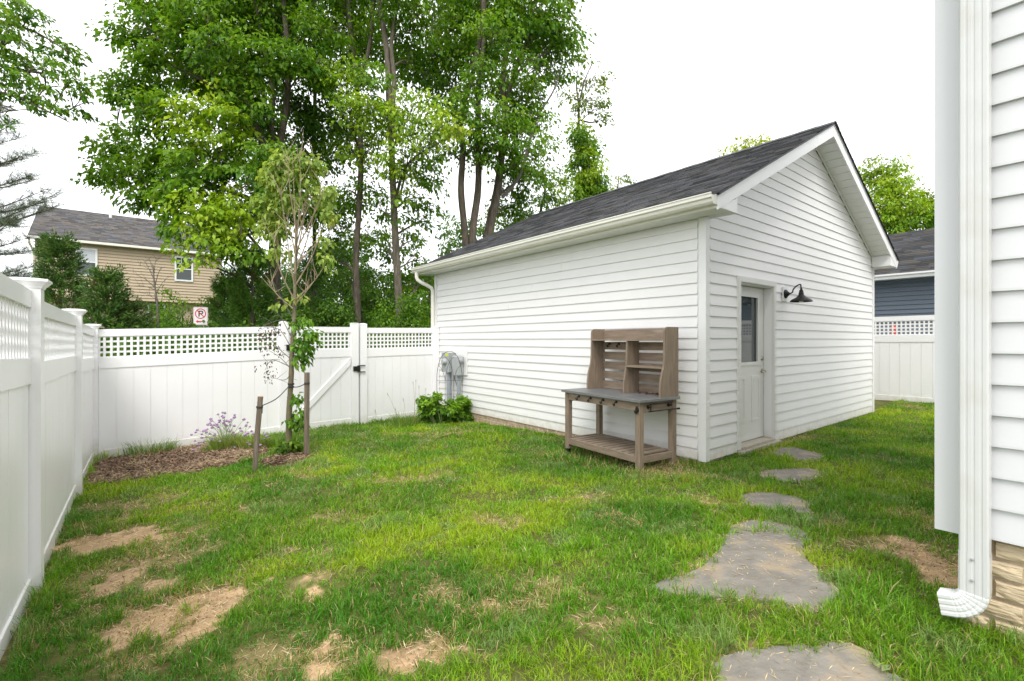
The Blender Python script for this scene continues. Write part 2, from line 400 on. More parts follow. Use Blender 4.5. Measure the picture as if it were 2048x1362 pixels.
# roof
def roof_slab(sign):
    b = MB(); x0, x1 = (-EAVE, GW/2) if sign < 0 else (GW+EAVE, GW/2)
    pts = []
    for z_off in (-.028, -.004):
        for (x, y) in ((x0, -.325), (x1, -.325), (x1, GD+.325), (x0, GD+.325)):
            pts.append((x, y, zt(x)+z_off))
    if sign > 0: pts = [pts[1],pts[0],pts[3],pts[2],pts[5],pts[4],pts[7],pts[6]]
    b.hexa(pts); return b
roof = roof_slab(-1); r2 = roof_slab(1); nv = len(roof.v); roof.v += r2.v; roof.f += [tuple(q+nv for q in f) for f in r2.f]
roof = roof.build('roof', 'sign_black', G)
def shingles(name, parent, O, A, U, length, slope, expo, nrm, base, spread, origin=(0,0,0), tab=(.16,.34), th=.007, seed=1, warm=.0, tint=(1,1,1.05)):
    rg = random.Random(seed); O = Vector(O); A = Vector(A).normalized(); U = Vector(U).normalized(); N = Vector(nrm).normalized()
    V = []; F = []; Cc = []; rows = int(math.ceil(slope/expo))
    for r_ in range(rows):
        u0, u1 = r_*expo, min((r_+1)*expo+.02, slope); x = -rg.uniform(0, .2)
        while x < length:
            w = rg.uniform(*tab); a0, a1 = max(0, x), min(length, x+w-.004); x += w
            if a1-a0 < .02: continue
            t = th*rg.choice((.7, 1, 1.5)); n0 = len(V)
            lo = u0+rg.uniform(-.006, .003) if r_ else u0-.012
            for (a, u, h) in ((a0,lo,0),(a1,lo,0),(a1,lo,t+.004),(a0,lo,t+.004),(a1,u1,.001),(a0,u1,.001)):
                V.append(tuple(O+A*a+U*u+N*h))
            F += [(n0,n0+1,n0+2,n0+3),(n0+3,n0+2,n0+4,n0+5)]
            g = base*rg.uniform(1-spread, 1+spread); wv = rg.uniform(-warm, warm)
            Cc += [(g*(tint[0]+wv), g*(tint[1]+wv*.2), g*(tint[2]-wv))]*6
    return np_mesh(name, V, F, 'shingle', np.array(Cc), parent, 'stuff', origin=origin)
cs, sn = 2/math.sqrt(5), 1/math.sqrt(5); SL = (GW/2+EAVE+.02)/cs
shingles('shingles', roof, (-EAVE-.02, -.34, zt(-EAVE)-.012), (0,1,0), (cs,0,sn), GD+.68, SL, .125, (-sn,0,cs), .072, .5, seed=2, warm=.06)
shingles('shingles', roof, (GW+EAVE+.02, -.34, zt(-EAVE)-.012), (0,1,0), (-cs,0,sn), GD+.68, SL, .125, (sn,0,cs), .072, .5, seed=3, warm=.06)
for j in range(27):      # ridge caps
    y0 = -.34+j*.25; zc = zt(GW/2)+.012+(j%2)*.004
    MB().extrude([(GW/2-.15,0,zc-.078),(GW/2,0,zc),(GW/2+.15,0,zc-.078),(GW/2+.15,0,zc-.066),(GW/2,0,zc+.014),(GW/2-.15,0,zc-.066)], (0,y0,0), (0,y0+.258,0)).build('ridge_cap', 'sign_black' if False else 'strap', roof)
# rakes, soffits, fascia, returns
for ys, tt in ((-.312, .0), (GD+.292, .0)):
    for sgn in (-1, 1):
        xe = -EAVE if sgn < 0 else GW+EAVE
        prof = [(xe, 0, zt(xe)-.03-.145), (GW/2, 0, zt(GW/2)-.03-.165), (GW/2, 0, zt(GW/2)-.03), (xe, 0, zt(xe)-.03)]
        if sgn > 0: prof.reverse()
        MB().extrude(prof, (0, ys, 0), (0, ys+.02, 0)).build('rake_board', 'trim_white', G)
        prof = [(xe, 0, zt(xe)-.008-.03), (GW/2, 0, zt(GW/2)-.008-.03), (GW/2, 0, zt(GW/2)-.006), (xe, 0, zt(xe)-.006)]
        if sgn > 0: prof.reverse()
        yd = ys-.008 if ys < 0 else ys+.022
        MB().extrude(prof, (0, yd, 0), (0, yd+.006, 0)).build('drip_edge', 'trim_white', G)
ribs = [(-.292+.02, -.003)]
for sgn in (-1, 1):
    f = lambda x: x if sgn < 0 else GW-x
    npan = 20
    for j in range(npan):          # sloped soffit under the gable overhang, narrow ribbed panels
        xa, xb = -.05+j*(GW/2+.05)/npan, -.05+(j+1)*(GW/2+.05)/npan-.012
        prof = [(f(xa),0,zt(xa)-.150),(f(xb),0,zt(xb)-.150),(f(xb),0,zt(xb)-.140),(f(xa),0,zt(xa)-.140)]
        if sgn > 0: prof.reverse()
        MB().extrude(prof, (0,-.292,0), (0,-.02,0)).build('soffit_panel', 'soffit', G)
    xa, xb = -.05, GW/2
    prof = [(f(xa),0,zt(xa)-.139),(f(xb),0,zt(xb)-.139),(f(xb),0,zt(xb)-.130),(f(xa),0,zt(xa)-.130)]
    if sgn > 0: prof.reverse()
    MB().extrude(prof, (0,-.292,0), (0,-.001,0)).build('soffit_backing', 'soffit', G)
    prof = [(f(.02),0,zt(.02)-.185),(f(GW/2-.02),0,zt(GW/2-.02)-.185),(f(GW/2-.02),0,zt(GW/2-.02)-.152),(f(.02),0,zt(.02)-.152)]
    if sgn > 0: prof.reverse()
    MB().extrude(prof, (0,-.040,0), (0,-.020,0)).build('soffit_channel', 'soffit', G)
    # boxed return
    x0, x1 = sorted((f(-EAVE+.003), f(.125)))
    MB().extrude([(f(-EAVE+.003),0,SOF-.002),(f(.125),0,SOF-.002),(f(.125),0,zt(.125)-.19),(f(-EAVE+.003),0,zt(-EAVE)-.15)][::(1 if sgn<0 else -1)], (0,-.308,0), (0,-.294,0)).build('eave_return', 'trim_white', G)
    xs = sorted((f(.113), f(.125)))
    MB().box(xs[0], xs[1], -.294, -.018, SOF-.002, zt(.12)-.16).build('eave_return', 'trim_white', G)
    xs = sorted((f(-.004), f(.113)))
    MB().box(xs[0], xs[1], -.294, -.018, SOF-.002, SOF+.01).build('soffit_panel', 'soffit', G)
    xs = sorted((f(-EAVE-.0), f(-EAVE+.02)))
    MB().box(xs[0]-.0, xs[1], -.29, GD+.29, SOF-.004, zt(-EAVE)-.03).build('fascia', 'gutter_cream', G)
    for j in range(22):            # vented eave soffit
        y0 = -.31+j*(GD+.62)/22; xs = sorted((f(-EAVE+.021), f(-.006)))
        MB().box(xs[0], xs[1], y0, y0+(GD+.62)/22-.004, SOF+.0, SOF+.01).build('soffit_panel', 'soffit', G)
    xs = sorted((f(-EAVE+.021), f(.02)))
    MB().box(xs[0], xs[1], -.29, GD+.31, SOF+.0115, SOF+.02).build('soffit_backing', 'strap', G)
    prof = [(-.291,2.905),(-.291,2.795),(-.365,2.795),(-.385,2.815),(-.392,2.845),(-.412,2.858),(-.412,2.892),(-.420,2.894),(-.420,2.906),(-.405,2.906),(-.404,2.885),(-.31,2.885),(-.31,2.905)]
    prof = [(f(a), 0, b) for a, b in prof]
    if sgn > 0: prof.reverse()
    gut = MB().extrude(prof, (0,-.30,0), (0,GD+.33,0)).build('gutter', 'gutter_cream', G)
# far downspout
pth = [(-.355,6.28,2.80),(-.355,6.28,2.70),(-.34,6.27,2.655),(-.28,6.24,2.60),(-.15,6.17,2.53),(-.085,6.13,2.48),(-.062,6.12,2.42),(-.06,6.12,2.3),(-.06,6.12,-.1)]
MB().tube(pth, .040, 8).build('downspout', 'gutter_cream', G, smooth=True)
# side door
cas = MB().box(.712, .788, -.03, -.0005, .03, 2.09).box(1.702, 1.778, -.03, -.0005, .03, 2.09).box(.712, 1.778, -.031, -.0005, 2.092, 2.168)
cas.box(.722,.778,-.036,-.03,.03,2.1).box(1.712,1.768,-.036,-.03,.03,2.1).box(.722,1.768,-.037,-.031,2.1,2.158).build('door_casing', 'door_paint', G)
MB().box(.765, .789, -.0005, .16, .05, 2.1).box(1.701, 1.725, -.0005, .16, .05, 2.1).box(.789,1.701,-.0005,.16,2.078,2.099).build('door_jamb', 'door_paint', G)
MB().box(.789, 1.701, -.05, .16, .022, .052).build('threshold', 'concrete', G)
MB().box(.70, 1.79, -.10, -.0, -.16, .02).build('door_step', 'concrete', G)
door = MB().box(.795, .985, .10, .144, .062, 2.072).box(1.515, 1.695, .10, .144, .062, 2.072).box(.985, 1.515, .10, .144, 1.955, 2.072).box(.985, 1.515, .10, .144, .062, 1.075).build('door', 'door_paint', G)
MB().box(.985, 1.515, .118, .124, 1.075, 1.955).build('pane', 'glass_dark', door)
fr = MB()
for (a,b_,c,d) in ((.955,.998,1.045,1.985),(1.502,1.545,1.045,1.985)): fr.box(a,b_,.088,.0995,c,d)
fr.box(.998,1.502,.0885,.0995,1.045,1.088).box(.998,1.502,.0885,.0995,1.942,1.985)
fr.build('pane_frame', 'door_paint', door)
for a, b_ in ((.93, 1.16), (1.33, 1.56)):
    p = MB().hexa([(a,.0995,.30),(b_,.0995,.30),(b_,.0998,.30),(a,.0998,.30),(a,.0995,.90),(b_,.0995,.90),(b_,.0998,.90),(a,.0998,.90)])
    # raised moulding ring and raised field
    for (x0,x1,z0,z1) in ((a,b_,.30,.335),(a,b_,.865,.90),(a,a+.035,.335,.865),(b_-.035,b_,.335,.865)):
        p.box(x0,x1,.093,.0995,z0,z1)
    p.hexa([(a+.05,.099,.35),(b_-.05,.099,.35),(b_-.05,.0998,.35),(a+.05,.0998,.35),(a+.06,.092,.85),(b_-.06,.092,.85),(b_-.05,.0998,.85),(a+.05,.0998,.85)])
    p.build('door_panel', 'door_paint', door)
k = MB().lathe([(.0,-.012),(.03,-.012),(.033,0),(.016,.004),(.012,.03),(.012,.045),(.0,.046)], (1.635,.098,.955), (0,-1,0), 16)
k.tube([(1.635,.052,.955),(1.60,.050,.957),(1.545,.052,.95)], [.011,.010,.007], 8)
k.build('door_handle', 'nickel', door, smooth=True)
MB().lathe([(.0,-.012),(.028,-.012),(.03,0),(.024,.012),(.0,.014)], (1.635,.098,1.125), (0,-1,0), 16).build('deadbolt', 'nickel', door, smooth=True)
MB().box(1.6965, 1.7005, .10, .144, .062, 2.072).build('door_gap_seal', 'strap', door)
MB().box(.2,5.9,1.2,1.24,-.1,2.6).build('inner_partition', 'conduit_grey', G)

# ------------------------------------------------------------------ barn lamp beside the door
LX, LZ = 2.06, 2.02
lamp = thing('wall_lamp', 'black gooseneck barn lamp on the gable wall right of the door', 'lamp', (LX, -.02, LZ))
lo = (LX, -.02, LZ)
MB().bbox(LX-.075, LX+.075, -.034, -.0185, LZ-.10, LZ+.10, .006).build('mounting_block', 'trim_white', lamp, lo)
MB().lathe([(.0,.0),(.062,0),(.062,.012),(.048,.022),(.04,.026),(.02,.05),(.0,.052)], (LX,-.034,LZ), (0,-1,0), 24).build('backplate', 'bronze', lamp, lo, smooth=True)
arm = []
for t in np.linspace(0, 1, 7): arm.append((LX, -.07-.055*t, LZ-.002+.0*t+.018*t*t))
for t in np.linspace(0.15, 1, 10):
    a = t*math.pi; arm.append((LX, -.125-.055*(1-math.cos(a))*.95, LZ+.016+.10*math.sin(a*.62)*(1 if a < 2.4 else 1)))
arm += [(LX, -.232, LZ+.075), (LX, -.235, LZ+.05)]
MB().tube(arm, .009, 10).build('arm', 'bronze', lamp, lo, smooth=True)
MB().lathe([(.0,.075),(.012,.075),(.014,.05),(.024,.046),(.026,.02),(.030,.016),(.034,-.02),(.050,-.034),(.056,-.045),(.085,-.062),(.118,-.082),(.134,-.098),(.137,-.112),(.134,-.112),(.130,-.1),(.11,-.084),(.05,-.05),(.0,-.04)], (LX,-.235,LZ-.01), (0,0,1), 32).build('shade', 'bronze', lamp, lo, smooth=True)
MB().lathe([(.0,-.05),(.014,-.052),(.018,-.07),(.028,-.09),(.026,-.11),(.012,-.122),(0,-.124)], (LX,-.235,LZ-.01), (0,0,1), 14).build('bulb', 'bulb', lamp, lo, smooth=True)

# ================================================================== house at the right edge
HX, HY, HZ = -2.347, -2.40, .555
house = thing('house', 'white clapboard house wall with corner downspout at right edge', 'house', (HX, HY, 0)); ho = (HX, HY, 0)
hw = MB().box(HX+.012, 2.5, -8, HY-.013, HZ, 5.6).build('wall', 'house_siding', house, ho)
for i in range(40):
    z0 = HZ+i*COURSE; board_x(-7.9, HY-.105, z0, min(z0+COURSE, 5.6), rs.uniform(0,.001), HX+.012).build('siding_board', 'house_siding', hw, ho)
P = [(HX-.014,HY-.002),(HX-.014,HY-.105),(HX+.01,HY-.105),(HX+.01,HY-.012),(HX+.12,HY-.012),(HX+.12,HY-.002)]
MB().prism(P[::1], HZ-.006, 5.6).build('corner_trim', 'house_siding', house, ho)
MB().extrude([(HX-.4,0,5.55),(2.9,0,5.55),(.08,0,7.2)], (0,-8.3,0), (0,HY+.3,0)).build('roof', 'strap', house, ho)
hf = MB().box(HX+.045, 2.42, -7.9, HY-.075, -.25, HZ-.004).build('foundation', 'foundation', house, ho)
def rock_brick(y0, y1, z0, z1, seed):
    b = MB(); rg = random.Random(seed); us = (0,.035,.22,.42,.6,.8,.965,1); zs = (0,.1,.36,.66,.9,1); vs = {}; nu, nz = len(us)-1, len(zs)-1
    for i, u in enumerate(us):
        for j, w in enumerate(zs):
            e = i in (0, nu) or j in (0, nz); inn = 1 < i < nu-1 and 1 < j < nz-1
            x = HX+.0445 if e else HX+.028-rg.uniform(0, .006)-(.004 if inn else 0)
            vs[i,j] = len(b.v); b.v.append((x, y0+(y1-y0)*u+(0 if not inn else rg.uniform(-.008,.008)), z0+(z1-z0)*w+(0 if not inn else rg.uniform(-.004,.004))))
    for i in range(nu):
        for j in range(nz): b.f.append((vs[i,j], vs[i,j+1], vs[i+1,j+1], vs[i+1,j]))
    return b
for r_ in range(8):
    z1 = HZ-.012-r_*.0815; z0 = z1-.070
    if z1 < -.12: break
    for j in range(12):
        y1 = HY-.076-j*.205-(0 if r_%2 else -.1); y0 = y1-.193
        y1 = min(y1, HY-.0765)
        if y1-y0 < .03: continue
        rock_brick(y0, y1, z0, z1, r_*40+j).build('brick', 'brick_tan', hf, ho)
# ribbed downspout with corrugated elbow
def rect_sweep(b, path, norm_fn, wy, wx, rib=None):
    n0 = len(b.v); ring = None
    for i, (p, d, s) in enumerate(path):
        p = Vector(p); d = Vector(d).normalized(); x = Vector((1,0,0)); t = x.cross(d).normalized()   # t lies in the y-z plane
        prof = []
        W, X = wy/2*s, wx/2*s
        fl = [(-W,-X*.8),(-W*.86,-X),(-W*.62,-X),(-W*.56,-X+.0022),(-W*.44,-X+.0022),(-W*.38,-X),(-W*.12,-X),(-W*.06,-X+.0022),(W*.06,-X+.0022),(W*.12,-X),(W*.38,-X),(W*.44,-X+.0022),(W*.56,-X+.0022),(W*.62,-X),(W*.86,-X),(W,-X*.8),(W,X),(-W,X)]
        for a, c in fl: prof.append(tuple(p+t*a+x*c))
        m = len(prof); b.v += prof
        if i:
            for q in range(m):
                q2 = (q+1)%m; b.f.append((n0+(i-1)*m+q, n0+(i-1)*m+q2, n0+i*m+q2, n0+i*m+q))
    return b
DX, DY = HX-.014-.040, HY-.135
dz = .345
MB().v
d1_ = rect_sweep(MB(), [((DX,DY,5.5),(0,0,-1),1),((DX,DY,dz+.13),(0,0,-1),1)], None, .090, .068).build('downspout', 'downspout', house, ho)
el = [((DX,DY,dz+.16),(0,0,-1),1.035),((DX,DY,dz),(0,0,-1),1.035)]
rad = .074; na = 22
for i in range(na):
    a = R(80)*i/(na-1); s = 1.035-(.03 if i%3 == 1 else 0)
    el.append(((DX-.02*i/na, DY+rad*(1-math.cos(a)), dz-rad*math.sin(a)), (0, math.sin(a), -math.cos(a)), s))
pe, de, _ = el[-1]
for q in (.015, .04): el.append(((pe[0]-q*.15, pe[1]+de[1]*q, pe[2]+de[2]*q), de, 1.03))
eb = rect_sweep(MB(), el, None, .090, .068).build('elbow', 'downspout', d1_, ho)
for zz in (dz+.05, dz+.135):
    MB().lathe([(.006,0),(.005,.004),(0,.005)], (DX-.036,DY+.004,zz), (-1,0,0), 10).build('screw', 'meter_grey', d1_, ho)

# ================================================================== vinyl fences
def lerp(a, b, t): return a+(b-a)*t
def fence_panel(root, ro, A, B, ztop, zbot, face, gate=False, braces=False, picket=.178):
    """panel between plan points A and B; ztop / zbot: (at A, at B); face: unit normal of the side that shows"""
    A = Vector((A[0], A[1], 0)); B = Vector((B[0], B[1], 0)); L = (B-A).length; D = (B-A)/L; Nn = Vector((face[0], face[1], 0))
    def q(s, h, t):    # h measured down from the top line
        p = A+D*s+Nn*t; return (p.x, p.y, lerp(ztop[0], ztop[1], s/L)-h)
    def bar(s0, s1, h0, h1, t0, t1):
        P = [q(s0,h1,t0),q(s1,h1,t0),q(s1,h1,t1),q(s0,h1,t1),q(s0,h0,t0),q(s1,h0,t0),q(s1,h0,t1),q(s0,h0,t1)]
        if D.cross(Nn).z < 0: P = [P[3],P[2],P[1],P[0],P[7],P[6],P[5],P[4]]
        return MB().hexa(P)
    H = 1.82
    bar(0, L, 0, .10, -.022, .022).build('top_rail', 'vinyl', root, ro)
    bar(0, L, .40, .55, -.022, .022).build('middle_rail', 'vinyl', root, ro)
    bar(0, L, 1.70, H, -.022, .022).build('bottom_rail', 'vinyl', root, ro)
    lat = bar(0, .022, .10, .40, -.011, .011)
    m2 = bar(L-.022, L, .10, .40, -.011, .011); nv = len(lat.v); lat.v += m2.v; lat.f += [tuple(i+nv for i in f) for f in m2.f]
    lat = lat.build('lattice', 'vinyl', root, ro)
    pit = .0748
    for i in range(5):
        h = .1+.0005+i*pit; bar(.022, L-.022, max(h-.014, .1005), min(h+.014, .3995), -.009, .0).build('lattice_strip', 'vinyl', lat, ro)
    s = .022+pit*.6
    while s < L-.03:
        bar(s-.0145, s+.0145, .1002, .3998, .0005, .0095).build('lattice_strip', 'vinyl', lat, ro); s += pit
    s = 0; rr = random.Random(int(L*1000))
    while s < L-.01:
        e = min(s+picket, L); t = rr.uniform(-.0008, .0008)
        bar(s+.0026, e-.0026, .545, 1.705, -.0105+t, .0105+t).build('plank', 'vinyl', root, ro); s = e
    bar(0, L, .548, 1.702, -.004, .004).build('tongue', 'vinyl', root, ro)
    if braces:
        P = [q(L-.02,.57,.0112),q(L-.02,.70,.0112),q(.06,1.72,.0112),q(.06,1.59,.0112)]
        Q = [q(L-.02,.57,.036),q(L-.02,.70,.036),q(.06,1.72,.036),q(.06,1.59,.036)]
        MB().hexa(P+Q).build('brace', 'vinyl', root, ro)
def fence_post(root, ro, x, y, ztop, zbot, ang, w=.127, cap='wide'):
    c, s = math.cos(ang), math.sin(ang)
    def sq(h): return [(x+c*a-s*b, y+s*a+c*b) for a, b in ((-h,-h),(h,-h),(h,h),(-h,h))]
    if cap == 'wide':
        p = MB().prism(sq(w/2), zbot, ztop-.062, .002).build('post', 'vinyl', root, ro)
        m = MB()
        for (h0, h1, z0, z1) in ((w/2+.004, w/2+.010, ztop-.062, ztop-.046), (w/2+.012, w/2+.030, ztop-.046, ztop-.022), (w/2+.034, w/2+.034, ztop-.022, ztop-.008), (w/2+.030, w/2-.02, ztop-.008, ztop)):
            a, b = sq(h0), sq(h1); m.hexa([(q[0],q[1],z0) for q in a]+[(q[0],q[1],z1) for q in b])
        m.build('post_cap', 'vinyl', p, ro)
    else:
        p = MB().prism(sq(w/2), zbot, ztop-.03, .002).build('post', 'vinyl', root, ro)
        a, b = sq(w/2+.003), sq(w/2-.03)
        m = MB().hexa([(q[0],q[1],ztop-.03) for q in a]+[(q[0],q[1],ztop-.014) for q in a]).hexa([(q[0],q[1],ztop-.0138) for q in a]+[(q[0],q[1],ztop) for q in b])
        m.build('post_cap', 'vinyl', p, ro)

# left fence, running away from the camera
lf = thing('fence', 'white lattice-topped vinyl fence along the left edge, wide flat post caps', 'fence', (-5.58, 1.16, -.16), group='white vinyl fences'); lo_ = (-5.58, 1.16, -.16)
LPOST = [(-5.62,-1.29,1.80,-.1), (-5.58,1.16,1.742,-.22), (-5.54,3.70,1.69,-.27), (-5.50,6.0,1.60,-.38)]
la = math.atan2(4.9, .08)-math.pi/2
for (x, y, zt_, zb_) in LPOST: fence_post(lf, lo_, x, y, zt_, zb_, la)
for i, (a, b, z0, z1) in enumerate(((0,1,1.72,1.665),(1,2,1.635,1.617),(2,3,1.575,1.53))):
    fence_panel(lf, lo_, (LPOST[a][0], LPOST[a][1]+.0636), (LPOST[b][0], LPOST[b][1]-.0636), (z0, z1), None, (1, -.016))
# rear fence left of the gate
rf = thing('fence', 'white lattice-topped vinyl fence behind the flower bed, left of the gate', 'fence', (-4.3, 5.985, -.26), group='white vinyl fences'); ro_ = (-4.3, 5.985, -.26)
fence_panel(rf, ro_, (-5.436, 6.0), (-3.09, 5.985), (1.527, 1.607), None, (0, -1), picket=.196)
fence_post(rf, ro_, -3.026, 5.985, 1.70, -.32, 0, cap='flat')
# gate
gt = thing('gate', 'white vinyl garden gate with diagonal brace, lattice top and black latch', 'gate', (-2.35, 5.985, -.2)); go_ = (-2.35, 5.985, -.2)
fence_panel(gt, go_, (-2.945, 5.985), (-1.862, 5.985), (1.61, 1.62), None, (0, -1), braces=True, picket=.178)
MB().box(-1.862, -1.735, 5.93, 6.04, -.195, 1.685).build('stile', 'vinyl', gt, go_)
MB().box(-1.862, -1.735, 5.925, 6.045, 1.6855, 1.70).build('stile_cap', 'vinyl', gt, go_)
MB().box(-2.955, -2.9455, 5.955, 6.015, -.195, 1.60).build('hinge_stile', 'vinyl', gt, go_)
for zz in (1.25, .06):
    MB().box(-3.0, -2.86, 5.905, 5.920, zz-.05, zz+.05).box(-2.955,-2.93,5.885,5.905,zz-.06,zz+.06).build('hinge', 'iron', gt, go_)
lt = MB().box(-1.84, -1.76, 5.91, 5.9295, .80, .89).box(-1.77,-1.72,5.895,5.912,.785,.905).box(-1.73,-1.62,5.89,5.91,.895,.91).box(-1.73,-1.62,5.89,5.91,.775,.79)
lt.tube([(-1.80,5.91,.845),(-1.80,5.885,.845)], .014, 10); lt.build('latch', 'iron', gt, go_)
# rear fence between gate and garage
rf2 = thing('fence', 'white lattice-topped vinyl fence panel between the gate and the garage', 'fence', (-.8, 5.985, -.2), group='white vinyl fences'); r2o = (-.8, 5.985, -.2)
fence_post(rf2, r2o, -1.64, 5.985, 1.695, -.3, 0, cap='flat')
fence_panel(rf2, r2o, (-1.576, 5.985), (-.148, 5.985), (1.612, 1.632), None, (0, -1), picket=.178)
fence_post(rf2, r2o, -.084, 5.985, 1.665, -.3, 0, cap='flat')
# fence on the right beyond the garage
sf = thing('fence', 'white lattice-topped vinyl fence beyond the lawn right of the garage', 'fence', (7.73, .4, .07), group='white vinyl fences'); so_ = (7.73, .4, .07)
for j in range(6):
    y0 = 5.6-j*2.44; zz = 1.86+.012*j
    fence_panel(sf, so_, (7.73, y0-.064), (7.73, y0-2.44+.064), (zz, zz+.012), None, (-1, 0), picket=.178)
    fence_post(sf, so_, 7.73, y0, zz+.06, -.1, 0)

# ================================================================== potting bench
BA = R(-96.2)
bo = Vector((-.70, 1.535, -.068))
bench = thing('potting_bench', 'weathered brown wooden potting bench with zinc top and slatted hutch', 'bench', bo, BA)
W_, D_, TZ = 1.27, .60, .805      # local x: left to right along the front, y: front to back
LG = .068
for (x, y) in ((0,0),(W_-LG,0),(0,D_-LG),(W_-LG,D_-LG)):
    z0 = .055 if x == 0 else .012
    leg = MB().bbox(x, x+LG, y, y+LG, z0, TZ-.031, .004).build('leg', 'bench_wood_v', bench)
    if x == 0:
        c = MB().tube([(x+.022,y+.034,.026),(x+.046,y+.034,.026)], .026, 16); c.box(x+.016,x+.020,y+.02,y+.048,.02,.056).box(x+.048,x+.052,y+.02,y+.048,.02,.056)
        c.build('caster', 'iron', leg)
MB().bbox(-.035, W_+.035, -.035, D_+.02, TZ-.03, TZ, .004).build('table_top', 'zinc', bench)
MB().box(LG, W_-LG, .010, .030, TZ-.125, TZ-.0305).build('apron', 'bench_wood', bench)
MB().box(LG, W_-LG, D_-.030, D_-.010, TZ-.125, TZ-.0305).build('apron', 'bench_wood', bench)
for x in (.012, W_-.032): MB().box(x, x+.020, LG, D_-LG, TZ-.150, TZ-.0305).build('apron', 'bench_wood_d', bench)
SZ = .185
MB().box(LG, W_-LG, .008, .034, SZ-.072, SZ).build('shelf_rail', 'bench_wood', bench)
MB().box(LG, W_-LG, D_-.034, D_-.008, SZ-.072, SZ).build('shelf_rail', 'bench_wood', bench)
for x in (.008, W_-.034): MB().box(x, x+.026, LG, D_-LG, SZ-.072, SZ).build('shelf_rail', 'bench_wood_d', bench)
ns = 11
for j in range(ns):
    x0 = LG+.01+j*(W_-2*LG-.02)/ns
    MB().bbox(x0, x0+(W_-2*LG-.02)/ns-.032, .0345, D_-.0345, SZ-.018, SZ+.001, .002).build('shelf_slat', 'bench_wood_d', bench)
# hutch
HT = 1.59; SX0, SX1 = .085, W_+.028
def side_panel(x0, x1):
    yb = D_-.005; prof = []
    pts = [(TZ+.001, .300),(TZ+.10,.300),(TZ+.20,.288),(TZ+.28,.262),(TZ+.34,.243),(TZ+.42,.232),(HT-.05,.228),(HT-.025,.222),(HT-.006,.20),(HT,.175)]
    pr = [(0, yb-d, z) for z, d in pts]+[(0, yb, HT),(0, yb, TZ+.001)]
    return MB().extrude(pr, (x0,0,0), (x1,0,0))
side_panel(SX0, SX0+.024).build('hutch_side', 'bench_wood_v', bench)
side_panel(SX1-.024, SX1).build('hutch_side', 'bench_wood_v', bench)
x0, x1 = SX0+.024, SX1-.024; yb = D_-.005
MB().box(x0, x1, yb-.230, yb-.018, HT-.155, HT-.133).build('hutch_shelf', 'bench_wood', bench)
MB().box(x0, x1, yb-.026, yb-.006, HT-.1325, HT-.012).build('back_board', 'bench_wood', bench)
gap, bh = .030, .098; zb = TZ+.004
for j in range(5):
    MB().box(x0, x1, yb-.026, yb-.006, zb, zb+bh).build('back_board', 'bench_wood', bench); zb += bh+gap
xm = x0+(x1-x0)*.52
pr = [(0,yb-.225,HT-.156),(0,yb-.027,HT-.156),(0,yb-.027,TZ+.001),(0,yb-.285,TZ+.001),(0,yb-.278,TZ+.15),(0,yb-.24,TZ+.33)]
MB().extrude(pr[::-1], (xm,0,0), (xm+.022,0,0)).build('hutch_divider', 'bench_wood_v', bench)
MB().box(xm+.0225, x1-.0005, yb-.245, yb-.027, TZ+.315, TZ+.337).build('hutch_shelf', 'bench_wood', bench)
def hook(x, y, z):
    m = MB().lathe([(0,0),(.016,0),(.016,.006),(0,.008)], (x,y,z), (0,-1,0), 12)
    m.tube([(x,y-.006,z),(x,y-.028,z-.004),(x,y-.034,z-.022),(x,y-.026,z-.036),(x,y-.040,z-.042),(x,y-.052,z-.028),(x,y-.052,z-.016)], [.007,.006,.006,.006,.006,.006,.008], 8)
    m.build('hook', 'iron', bench, smooth=True)
for j in range(4): hook(.27+j*.215, .0105, TZ-.062)
for j in range(2): hook(x0+.12+j*.17, yb-.026, HT-.195)
# towel bar on the end apron, bottle opener on the front leg
tb = MB(); xe = W_-.011
for y in (.14, .47): tb.lathe([(0,0),(.022,0),(.022,.006),(.010,.010),(.008,.045),(0,.046)], (xe,y,TZ-.09), (1,0,0), 12)
tb.tube([(xe+.04,.125,TZ-.055),(xe+.04,.50,TZ-.055)], .006, 8).tube([(xe+.04,.14,TZ-.055),(xe+.04,.14,TZ-.135)], .006, 8).tube([(xe+.04,.47,TZ-.055),(xe+.04,.47,TZ-.09)], .006, 8)
tb.tube([(xe+.04,.11,TZ-.135),(xe+.04,.57,TZ-.135)], .007, 8)
tb.lathe([(0,-.012),(.010,-.008),(.013,0),(.010,.008),(.006,.012),(.010,.018),(.013,.026),(.008,.034),(0,.038)], (xe+.04,.58,TZ-.135), (0,1,0), 12)
tb.build('towel_bar', 'iron', bench, smooth=True)
op = MB().lathe([(0,0),(.026,0),(.026,.008),(.0,.010)], (W_-LG/2,.0,TZ-.115), (0,-1,0), 14).lathe([(.006,.004),(.016,.012),(.022,.028),(.018,.032),(0,.02)], (W_-LG/2,.0,TZ-.128), (0,-1,-.4), 14).tube([(W_-LG/2,-.005,TZ-.09),(W_-LG/2,-.008,TZ-.075)], .008, 8)
op.build('bottle_opener', 'iron', bench, smooth=True)
